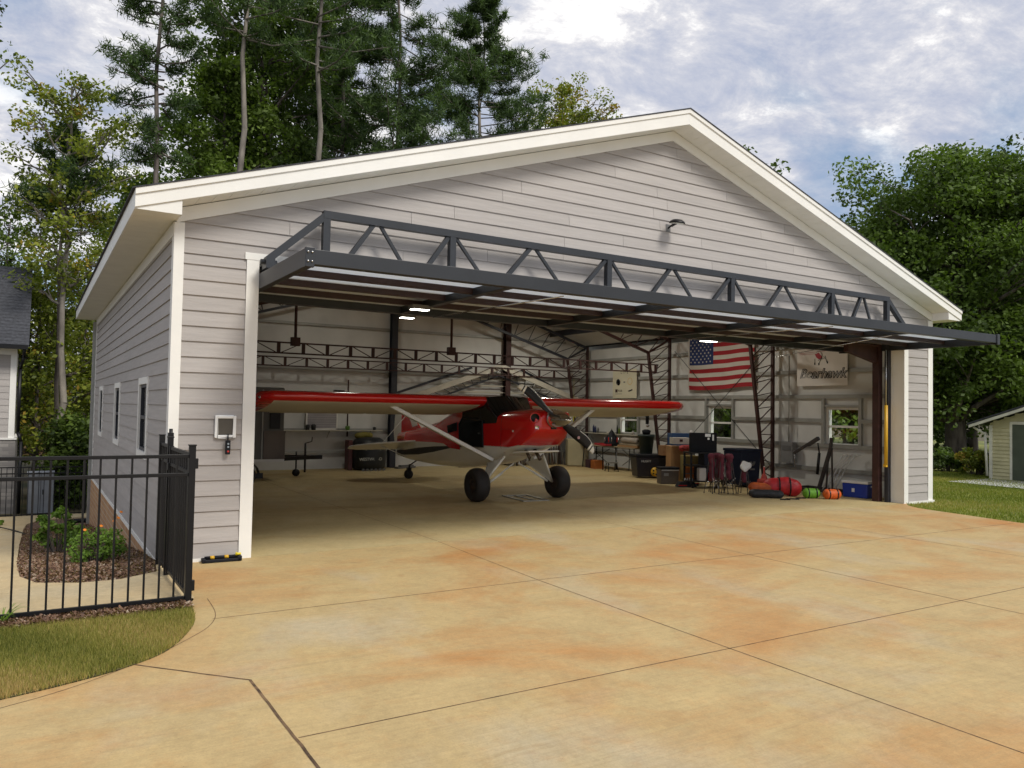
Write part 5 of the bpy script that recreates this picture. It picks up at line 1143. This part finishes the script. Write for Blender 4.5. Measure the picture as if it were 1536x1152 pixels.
# tool cart with black panel
t = thing('tool_cart', 'black rolling shop cart with tall panel behind the folded chairs', 'tool cart', (12.15, 4.05, 0), R(-22))
q = MB(); 
for x in (-.34, .34):
    for y in (-.2, .2): q.box(x-.02, x+.02, y-.02, y+.02, .08, .82)
q.box(-.37, .37, -.23, .23, .14, .17).box(-.37, .37, -.23, .23, .50, .53).box(-.37, .37, -.23, .23, .80, .83); q.build('frame', M_black, t)
MB().box(-.30, .36, -.05, .04, .83, 1.28).build('back_panel', M_blackpl, t, bevel=.008)
MB().box(-.10, .30, -.2, .2, .18, .50).box(-.02, .30, -.2, .15, .53, .8).build('drawer_unit', M_nvy, t, bevel=.006)
MB().box(.06, .20, -.056, -.05, 1.19, 1.26).box(.24, .28, -.056, -.05, 1.10, 1.24).box(.12, .17, -.056, -.05, 1.12, 1.17).build('tool', M_steel, t)
MB().lathe([(0, 0), (.04, 0), (.04, .09), (.02, .11), (0, .11)], (-.26, 0, 1.22)).build('cup', M_whpl, t)
for x in (-.3, .3): MB().lathe([(0, -.02), (.05, -.02), (.05, .02), (0, .02)], (x, -.2, .051), (1, 0, 0), 16).build('caster', M_rubber, t)
box_thing('jug', 'white square jug on the lower shelf of the black shop cart', 'jug', 12.0, 3.90, .172, .17, .17, .30, M_whpl, R(-22), .02)
t = thing('gas_can', 'small red fuel can on the lower shelf of the black shop cart', 'fuel can', (12.2, 3.78, .172), R(-22)); MB().box(-.07, .07, -.06, .06, 0, .2).build('can', mat('gas_red', (.35, .01, .02), .4), t, bevel=.015); MB().tube((0, 0, .2), (.05, 0, .28), .016).build('spout', M_black, t)
t = thing('speed_jug', 'small dark red bottle beside the red fuel can on the cart', 'bottle', (12.33, 3.74, .172)); MB().lathe([(0, 0), (.045, 0), (.045, .15), (.02, .18), (.02, .22), (0, .22)], (0, 0, 0)).build('bottle', mat('dark_red_plastic', (.2, .01, .03), .4), t)
# cardboard boxes, orange drawers, cooler, tote, bin
box_thing('toolbox_cabinet', 'olive and orange drawer cabinet between the grey cooler and black cart', 'cabinet', 12.32, 4.62, .09, .36, .36, .62, mat('olive_card', (.22, .17, .05), .7, var=.15), R(-30))
t = thing('drawer_crate', 'translucent orange drawer crate in front of the olive cabinet', 'crate', (12.18, 4.42, .09), R(-30)); MB().box(-.16, .16, -.02, .02, .02, .36).build('front', mat('orange_plastic', (.36, .10, .012), .4, var=.25, vs=6), t, bevel=.01); MB().box(-.17, .17, -.028, .02, .19, .21).build('rail', M_grayp, t)
t = thing('plastic_shelf_bar', 'red and black striped crate under the orange drawers', 'crate', (12.18, 4.42, 0.0), R(-30)); MB().box(-.18, .18, -.04, .3, .0, .05).build('base', M_black, t); MB().box(-.18, .18, -.045, -.041, .052, .08).build('stripe', M_pred, t)
box_thing('cardboard_box', 'tall brown cardboard box with white sticker behind the grey cooler', 'cardboard box', 12.62, 5.35, 0, .46, .42, .90, M_card, R(-25), .004, 'cardboard boxes')
box_thing('cardboard_box', 'brown cardboard box with open flaps on top of the black tote', 'cardboard box', 12.95, 6.05, .62, .40, .30, .26, mat('cardboard_dark', (.27, .14, .06), .8), R(-18), .004, 'cardboard boxes')
t = box_thing('archive_box', 'white carton with small dark mark on top of the brown boxes', 'carton', 12.55, 5.2, .96, .42, .30, .16, mat('white_card', (.50, .48, .44), .7), R(-25), .004); MB().box(-.05, .03, -.153, -.15, .06, .12).build('mark', M_red, t)
t = thing('red_bag', 'red patterned bag slumped on top of the brown cardboard box', 'bag', (12.42, 4.85, .82)); blob('bag', mat('red_patterned', (.30, .03, .03), .7, var=.5, vs=24), t, [(-.1, 0, 0.05), (.05, 0, .06), (.15, -.03, .05)], .10, (1, .9, .8))
t = thing('white_bag', 'crumpled white plastic bag beside the red bag on the boxes', 'bag', (12.50, 4.65, .82)); blob('bag', M_whpl, t, [(0, 0, .07), (.03, 0, .12)], .075, (.8, .8, 1))
box_thing('storage_bin', 'blue plastic sheet bin standing behind the cardboard boxes', 'storage bin', 13.35, 6.0, .78, .62, .3, .42, mat('blue_tote', (.02, .06, .16), .5, var=.1), R(-20), .01)
box_thing('storage_bin', 'dark lower crate carrying the blue bin behind the boxes', 'crate', 13.4, 6.05, .0, .66, .4, .77, M_grayp, R(-20), .01)
c = box_thing('cooler', 'grey brown hard cooler on the floor left of the black tool bag', 'cooler', 12.02, 5.05, .0, .46, .34, .36, mat('taupe_plastic', (.12, .10, .085), .5), R(-22), .02, None, (.05, M_blackpl), .04)
MB().box(-.22, .22, -.174, -.17, .33, .35).build('trim_line', M_whpl, c); MB().box(-.16, -.04, -.176, -.17, .20, .27).build('label_patch', mat('label_grey', (.3, .3, .3), .5), c)
t = box_thing('wheeled_tote', 'large black lidded tote with yellow wheels in front of the workbench', 'wheeled tote', 12.72, 6.55, .04, .86, .50, .52, mat('black_tote', (.012, .012, .02), .45), R(-20), .02, None, (.06, M_blackpl), .14)
MB().lathe([(0, -.03), (.12, -.03), (.12, .03), (0, .03)], (.10, -.245, .13), (0, 1, 0), 24).build('wheel', M_yellow, t)
for k in range(5):
    a = k*1.257; MB().lathe([(0, 0), (.022, 0), (.022, .006), (0, .006)], (.10+.07*math.cos(a), -.276, .13+.07*math.sin(a)), (0, -1, 0), 10).build('wheel_hole', M_black, t)
text('lettering', 'HUSKY', .085, mat('tote_letter', (.5, .5, .5), .5), t, frame_mw((-.16, -.262, .41), (1, 0, 0), (0, .12, 1)), .002)
t = thing('tool_bag', 'black low tool tray with silver tools on the floor', 'tool tray', (11.85, 4.25, 0), R(-25)); MB().prism([(-.24, -.13, 0), (.24, -.13, 0), (.18, -.10, .12), (-.16, -.10, .12)], (0, .24, 0)).build('tray', M_blackpl, t, bevel=.012); MB().box(-.22, -.02, -.14, -.132, .04, .055).build('red_line', M_pred, t)
for k in range(4): MB().tube((-.05+k*.06, -.03, .1), (-.03+k*.06, -.05, .22), .018).build('tool', M_steel, t)
t = thing('rubbish_bin', 'dark green tapered plastic rubbish bin on a crate left of the lattice column', 'rubbish bin', (13.35, 7.35, .56)); MB().lathe([(0, 0), (.17, 0), (.215, .50), (.235, .50), (.235, .55), (.21, .55), (.20, .50), (.15, .03), (0, .03)], (0, 0, 0), n=28).build('bin', mat('dark_green_plastic', (.018, .035, .035), .5), t); MB().lathe([(0, .56), (.10, .56), (.13, .66), (.05, .70), (0, .70)], (0, 0, 0)).build('rubbish', M_blackpl, t)
box_thing('crate', 'low grey crate under the dark green rubbish bin', 'crate', 13.35, 7.35, 0, .5, .5, .555, M_grayp, 0)
t = thing('level_gauge', 'small white and black gauge tool hanging over the green bin', 'gauge', (13.6, 7.6, 1.30)); MB().box(-.05, .05, -.02, .02, .1, .34).build('case', M_black, t, bevel=.01); MB().sphere((0, -.02, .06), .05, 10, 6).build('dial', M_steel, t)
# workbench tables
M_bench = mat('bench_top', (.30, .25, .17), .6, var=.1)
def table(label, x, y, rz, w, d, h, legm):
    t = thing('work_table', label, 'work table', (x, y, 0), rz, 'work tables along the right wall'); MB().box(-w/2, w/2, -d/2, d/2, h-.035, h).build('table_top', M_bench, t, bevel=.006)
    for a in (-1, 1):
        for c in (-1, 1): MB().tube((a*(w/2-.08), c*(d/2-.06), 0), (a*(w/2-.14), c*(d/2-.08), h-.035), .016).build('leg', legm, t)
    MB().tube((-w/2+.1, 0, .15), (w/2-.1, 0, h-.1), .01).tube((w/2-.1, 0, .15), (-w/2+.1, 0, h-.1), .01).build('brace', legm, t); return t
table('folding work table with red tool tray, farther from the door', 13.55, 9.7, R(90-8), 1.4, .6, .72, M_black)
table('folding work table under the stacked boards, nearer to the door', 13.6, 8.25, R(90-8), 1.2, .6, .72, M_grayp)
t = thing('tool_tray', 'long red metal tool tray on the far work table', 'tool tray', (13.3, 9.2, .722), R(80)); q = MB().box(-.36, .36, -.12, .12, 0, .01).box(-.36, .36, -.12, -.11, 0, .06).box(-.36, .36, .11, .12, 0, .06).box(-.36, -.35, -.12, .12, 0, .06).box(.35, .36, -.12, .12, 0, .06); q.build('tray', mat('tray_red', (.42, .03, .04), .45), t)
t = thing('tool_turret', 'dark rotating tool holder full of handles on the far work table', 'tool holder', (13.45, 9.0, .722)); MB().lathe([(0, 0), (.22, 0), (.22, .10), (.16, .14), (.16, .26), (.11, .32), (.07, .40), (.02, .46), (0, .52)], (0, 0, 0), n=16).build('holder', M_blackpl, t)
for k in range(14):
    a = k*.449; MB().tube((.2*math.cos(a), .2*math.sin(a), .1), (.21*math.cos(a), .21*math.sin(a), .25), .012).build('tool_handle', [M_steel, M_nvy, M_pred][k % 3], t)
for k, (lb, dx_, zz, mt_) in enumerate((('lowest pale board of the stack on the nearer table', 0, 0, M_card), ('middle long tube lying on the boards', .02, .05, M_bench), ('topmost pale roll of the stack on the nearer table', -.02, .10, mat('pale_roll', (.35, .31, .27), .7)))):
    t = thing('stacked_roll' if k else 'stacked_board', lb, 'roll' if k else 'board', (13.45+dx_, 8.1, .722+zz), R(84), 'boards and rolls on the work table')
    if k == 0: MB().box(-.5, .5, -.15, .15, 0, .045).build('board', mt_, t, bevel=.004)
    elif k == 1: MB().box(-.45, .45, -.12, .12, 0, .045).build('board', mt_, t, bevel=.004)
    else: MB().tube((-.4, 0, .09), (.4, 0, .09), .085, n=20).build('roll', mt_, t); MB().tube((-.41, 0, .09), (-.401, 0, .09), .03).build('core', M_black, t)
box_thing('storage_box', 'orange box on the floor under the far work table', 'storage box', 13.35, 9.55, 0, .30, .30, .26, mat('orange_box', (.36, .11, .02), .6), R(-10))
box_thing('storage_box', 'dark purple crate left of the orange box under the table', 'storage box', 13.45, 9.95, 0, .30, .30, .25, mat('purple_box', (.05, .02, .035), .6), R(-10))
t = thing('step_stool', 'small folding step stool in front of the work tables', 'step stool', (13.1, 8.55, 0), R(-20)); MB().box(-.16, .16, -.11, .11, .24, .27).build('step', mat('stool_grey', (.25, .25, .23), .5), t)
for a in (-1, 1):
    for c in (-1, 1): MB().tube((a*.15, c*.16, 0), (a*.13, c*.08, .24), .012).build('leg', M_black, t)
# shelf on the right wall with bits
t = thing('wall_shelf', 'long pale shelf fixed to the right wall beneath the farthest window', 'shelf', (W-.36, 10.0, 1.02)); MB().box(-.16, .12, -1.35, 1.3, 0, .025).build('board', mat('pale_shelf', (.46, .43, .35), .6), t)
for y in (-1.1, 0, 1.1): MB().bar((.11, y, -.2), (-.12, y, 0), .02).build('bracket', M_girt, t)
random.seed(5)
for k, (y, h, r, c, lb) in enumerate(((.95, .26, .035, (.02, .03, .10), 'dark blue bottle at the left end of the wall shelf'), (.85, .22, .03, (.03, .04, .12), 'second dark blue bottle on the wall shelf'), (.72, .18, .03, (.10, .10, .10), 'grey can on the wall shelf beside the blue bottles'), (-.35, .20, .04, (.12, .18, .03), 'olive green spray can on the wall shelf left of the window'), (-.25, .26, .03, (.02, .02, .02), 'black bottle on the wall shelf left of the window'), (.2, .07, .05, (.55, .52, .45), 'small cream tub on the middle of the wall shelf'), (-1.0, .12, .045, (.35, .33, .30), 'grey jar on the wall shelf right of the window'))):
    t = thing('bottle', lb, 'bottle', (W-.36, 10.0+y, 1.046), 0, 'bottles and cans on the right wall shelf'); MB().lathe([(0, 0), (r, 0), (r, h*.7), (r*.4, h*.85), (r*.4, h), (0, h)], (0, 0, 0), n=12).build('bottle', mat('bottle_%d' % k, c, .4), t)
t = thing('tape_streamers', 'yellow and red ribbons hanging from under the right wing', 'ribbons', (11.3, 8.0, 0)); q = MB()
for k, (dx_, z0, z1) in enumerate(((0, 1.9, 1.45), (.06, 1.86, 1.55), (-.05, 1.88, 1.62))): q.box(dx_-.012, dx_+.012, -.003, .003, z0, z1)
q.tube((0, 0, 1.9), (0, 0, 2.6), .003)
q.build('yellow_ribbon', mat('neon_yellow', (.55, .55, .05), .5), t); MB().box(-.14, -.12, -.003, .003, 1.72, 1.85).box(.13, .15, -.003, .003, 1.70, 1.88).bar((-.13, 0, 1.85), (.14, 0, 1.88), .012, .006).build('red_ribbon', mat('ribbon_red', (.45, .08, .05), .5), t)
# beige machine cabinet and rack of stock
t = thing('machine_cabinet', 'large beige sheet metal machine cabinet standing in the back right corner', 'cabinet', (13.6, 11.0, 0), R(60))
M_bei = mat('beige_enamel', (.42, .38, .24), .5, var=.06); MB().box(-.62, .62, -.32, .32, .02, .84).build('body', M_bei, t, bevel=.015); MB().box(-.62, .62, -.34, -.325, .08, .78).build('front_panel', M_bei, t, bevel=.006)
MB().box(-.25, .12, -.352, -.342, .20, .27).build('vent', mat('tan_vent', (.16, .12, .06), .5), t)
for x, z in ((-.52, .72), (-.40, .72), (-.32, .62), (-.5, .3), (-.45, .2)): MB().box(x-.025, x+.025, -.352, -.342, z-.03, z+.03).build('switch', M_black, t)
t = thing('stock_rack', 'dense rack of upright pipes and timber against the back wall', 'rack', (12.35, 11.5, 0)); random.seed(9); q = MB().box(-1.0, 1.0, -.02, .02, .42, .46).box(-1.0, 1.0, -.32, -.28, .42, .46)
for x in (-1, 0, 1): q.box(x-.03, x+.03, -.32, .02, 0, 1.1)
q.build('frame', M_grayp, t); cols = [(.25, .22, .2), (.06, .04, .04), (.12, .06, .05), (.3, .28, .25), (.05, .05, .06), (.20, .15, .12)]
for k in range(46):
    x = -.98+k*.043; h = random.choice((.5, .62, .8, 1.1, 1.4, 1.75)); m_ = mat('stock_%d' % (k % 6), cols[k % 6], .5)
    MB().tube((x, random.uniform(-.25, -.08), .0), (x+random.uniform(-.06, .06), random.uniform(-.1, -.02), h), random.uniform(.010, .024), n=8).build('stock_piece', m_, t)
# ------------------------------------------------------------------ left side of the hangar
t = thing('enclosed_trailer', 'dark grey enclosed cargo trailer under the left wing with its tongue pointing right', 'trailer', (2.3, 9.9, 0))
M_trl = mat('trailer_grey', (.085, .085, .075), .45, var=.08)
MB().box(-1.9, 1.42, -.9, .9, .46, 2.16).build('box', M_trl, t, bevel=.04)
MB().box(-1.92, 1.43, -.93, -.90, .44, .50).build('bottom_trim', M_whpl, t); MB().box(.95, 1.44, -.925, -.905, .50, 1.15).build('stone_guard', mat('guard_taupe', (.09, .07, .055), .4, metal=.4), t)
MB().box(.9, .93, -.925, -.905, .5, 2.1).box(.05, .08, -.925, -.905, .5, 2.1).build('panel_seam', M_girt, t); MB().box(1.08, 1.32, -.93, -.906, 1.2, 1.62).build('side_door', M_black, t, bevel=.01)
MB().bar((1.4, -.5, .47), (2.45, 0, .47), .08, .09).bar((1.4, .5, .47), (2.45, 0, .47), .08, .09).box(2.35, 2.62, -.05, .05, .42, .52).build('tongue', M_black, t)
MB().tube((2.2, 0, .10), (2.2, 0, .82), .026).tube((2.2, 0, .82), (2.36, 0, .86), .012).tube((2.36, 0, .86), (2.37, 0, .98), .012).lathe([(0, -.03), (.09, -.03), (.09, .03), (0, .03)], (1.98, 0, .1), (0, 1, 0), 16).tube((1.98, 0, .1), (1.98, 0, .62), .02).build('tongue_jack', M_black, t)
for x in (-.4, .4):
    wl = MB().lathe([(.18, -.09), (.27, -.10), (.32, -.06), (.32, .06), (.27, .10), (.18, .09)], (x, -.86, .32), (0, 1, 0), 26).build('wheel', M_rubber, t); MB().lathe([(0, -.05), (.18, -.08), (.18, .08), (0, .05)], (x, -.86, .32), (0, 1, 0), 16).build('rim', M_steel, wl)
t = thing('small_trailer', 'black tyre and fender of a small utility trailer just inside the left door jamb', 'trailer', (2.35, 7.5, 0))
wl = MB().lathe([(.12, -.08), (.22, -.09), (.26, -.05), (.26, .05), (.22, .09), (.12, .08)], (.12, 0, .26), (0, 1, 0), 26).build('wheel', M_rubber, t); MB().lathe([(0, -.04), (.12, -.07), (.12, .07), (0, .04)], (.12, 0, .26), (0, 1, 0), 14).build('rim', M_grayp, wl)
MB().box(-1.5, .12, -.04, .04, .42, .52).box(-1.5, -.3, -.6, .6, .52, .56).build('frame', M_black, t)
q = MB(); arc = [(.12+.33*math.cos(a), 0, .26+.33*math.sin(a)) for a in [R(-10+20*k) for k in range(11)]]
for a, c in zip(arc[:-1], arc[1:]): q.bar(a, c, .18, .015)
q.build('fender', M_black, t)
t = thing('round_tank', 'big black padded drum with white lettering standing against the back wall', 'drum', (6.72, 11.35, 0))
MB().lathe([(0, .0), (.40, .0), (.46, .04), (.48, .18), (.49, .45), (.47, .68), (.40, .80), (.30, .86), (0, .88)], (0, 0, .03), n=32).build('drum', mat('black_vinyl', (.014, .017, .020), .45, bump=.2, bs=6), t)
text('lettering', 'WESTWOOD', .115, mat('pale_letter', (.5, .52, .48), .5), t, frame_mw((-.12, -.492, .32), (1, .12, 0), (0, 0, 1)), .003)
q = MB(); arc = [(-.05+.22*math.cos(a), -.47, .52+.13*math.sin(a)) for a in [R(20+14*k) for k in range(11)]]
for a, c in zip(arc[:-1], arc[1:]): q.bar(a, c, .01, .012)
q.build('handle', M_steel, t)
for k in range(6): MB().box(-.35+k*.12, -.28+k*.12, -.46, -.44, .0, .06).build('foot', M_grayp, t)
t = thing('plant_pot', 'olive and yellow cloth heap on top of the black drum', 'cloth', (6.60, 11.4, .91)); blob('cloth', mat('olive_cloth', (.20, .17, .03), .8), t, [(-.14, 0, .03), (0, 0, .06), (.12, 0, .04)], .11, (1.2, 1, .8))
box_thing('side_case', 'dark red upright case leaning by the left of the black drum', 'case', 6.18, 11.45, 0, .12, .3, .82, mat('maroon_case', (.10, .03, .03), .5), 0)
t = thing('wall_shelf', 'long narrow pale shelf on the back wall above the black drum', 'shelf', (6.0, LEN-.2, 1.06)); MB().box(-1.95, 1.25, -.16, .12, 0, .025).build('board', mat('pale_shelf', .5), t)
for x in (-1.5, -.3, .9): MB().bar((x, .11, -.2), (x, -.12, 0), .02).build('bracket', M_girt, t)
for k, (x, y_, h, r, c, lb) in enumerate(((-.88, 0, .15, .06, (.02, .02, .02), 'left of two black pots on the back shelf'), (-.72, 0, .16, .07, (.02, .02, .02), 'right of two black pots on the back shelf'), (1.05, 0, .09, .05, (.02, .02, .02), 'small black box shaped tin at the right end of the back shelf'), (.25, 0, .12, .07, (.08, .18, .02), 'green tub on the back shelf above the drum'))):
    t = thing('pot', lb, 'pot', (6.0+x, LEN-.22, 1.086), 0, 'pots on the back wall shelf'); MB().lathe([(0, 0), (r*.8, 0), (r, h*.8), (r*.5, h), (0, h)], (0, 0, 0), n=14).build('pot', mat('pot_%d' % k, c, .5), t)
t = thing('wall_window', 'white framed window with blinds on the back wall behind the shelf', 'window', (5.55, LEN-.08, 1.09)); q = MB().box(-.45, -.41, -.03, .02, 0, .5).box(.41, .45, -.03, .02, 0, .5).box(-.45, .45, -.03, .02, .5, .54).box(-.45, .45, -.03, .02, -.0, .04); q.build('frame', M_white, t)
q = MB()
for k in range(7): q.box(-.41, .41, -.015, .0, .05+k*.065, .108+k*.065)
q.build('blind', mat('grey_blind', (.36, .34, .36), .5), t)
t = thing('red_pole', 'thin dark red pole hanging against the back wall near the shelf', 'pole', (6.28, LEN-.12, .9)); MB().tube((0, 0, 0), (0, 0, 1.6), .02).build('pole', M_red, t)
t = thing('wall_speaker', 'small dark box mounted on the back wall above the left wing', 'wall box', (6.0, LEN-.15, 2.07)); MB().box(-.14, .14, -.08, .08, 0, .13).build('case', M_black, t, bevel=.01); MB().tube((0, 0, -.3), (0, 0, 0), .015).build('stem', M_black, t)
t = thing('floor_grate', 'flat pale metal frame lying on the floor under the propeller', 'metal frame', (7.05, 3.75, .002), R(-6))
q = MB().box(-.30, .26, -.52, -.46, 0, .02).box(-.30, .26, .40, .46, 0, .02).box(-.30, -.25, -.46, .40, 0, .02).box(.21, .26, -.46, .40, 0, .02).box(-.04, 0, -.46, .40, .0, .018); q.build('frame', mat('pale_metal', (.34, .32, .27), .5, metal=.3), t)
for k, (x, y) in enumerate(((9.85, 11.2), (10.3, 11.3), (7.9, 11.5))):
    t = thing('lumber_scrap', ['pale timber offcut on the floor behind the fuselage, middle one', 'pale timber offcut on the floor behind the fuselage, right one', 'dark timber offcut on the floor beside the back column'][k], 'timber', (x, y, .003), R(10*k), 'timber offcuts by the back wall'); MB().box(-.35, .35, -.08, .08, 0, .05).box(-.2, .3, -.05, .07, .05, .09).build('wood', [M_bench, M_card, M_grayp][k], t)
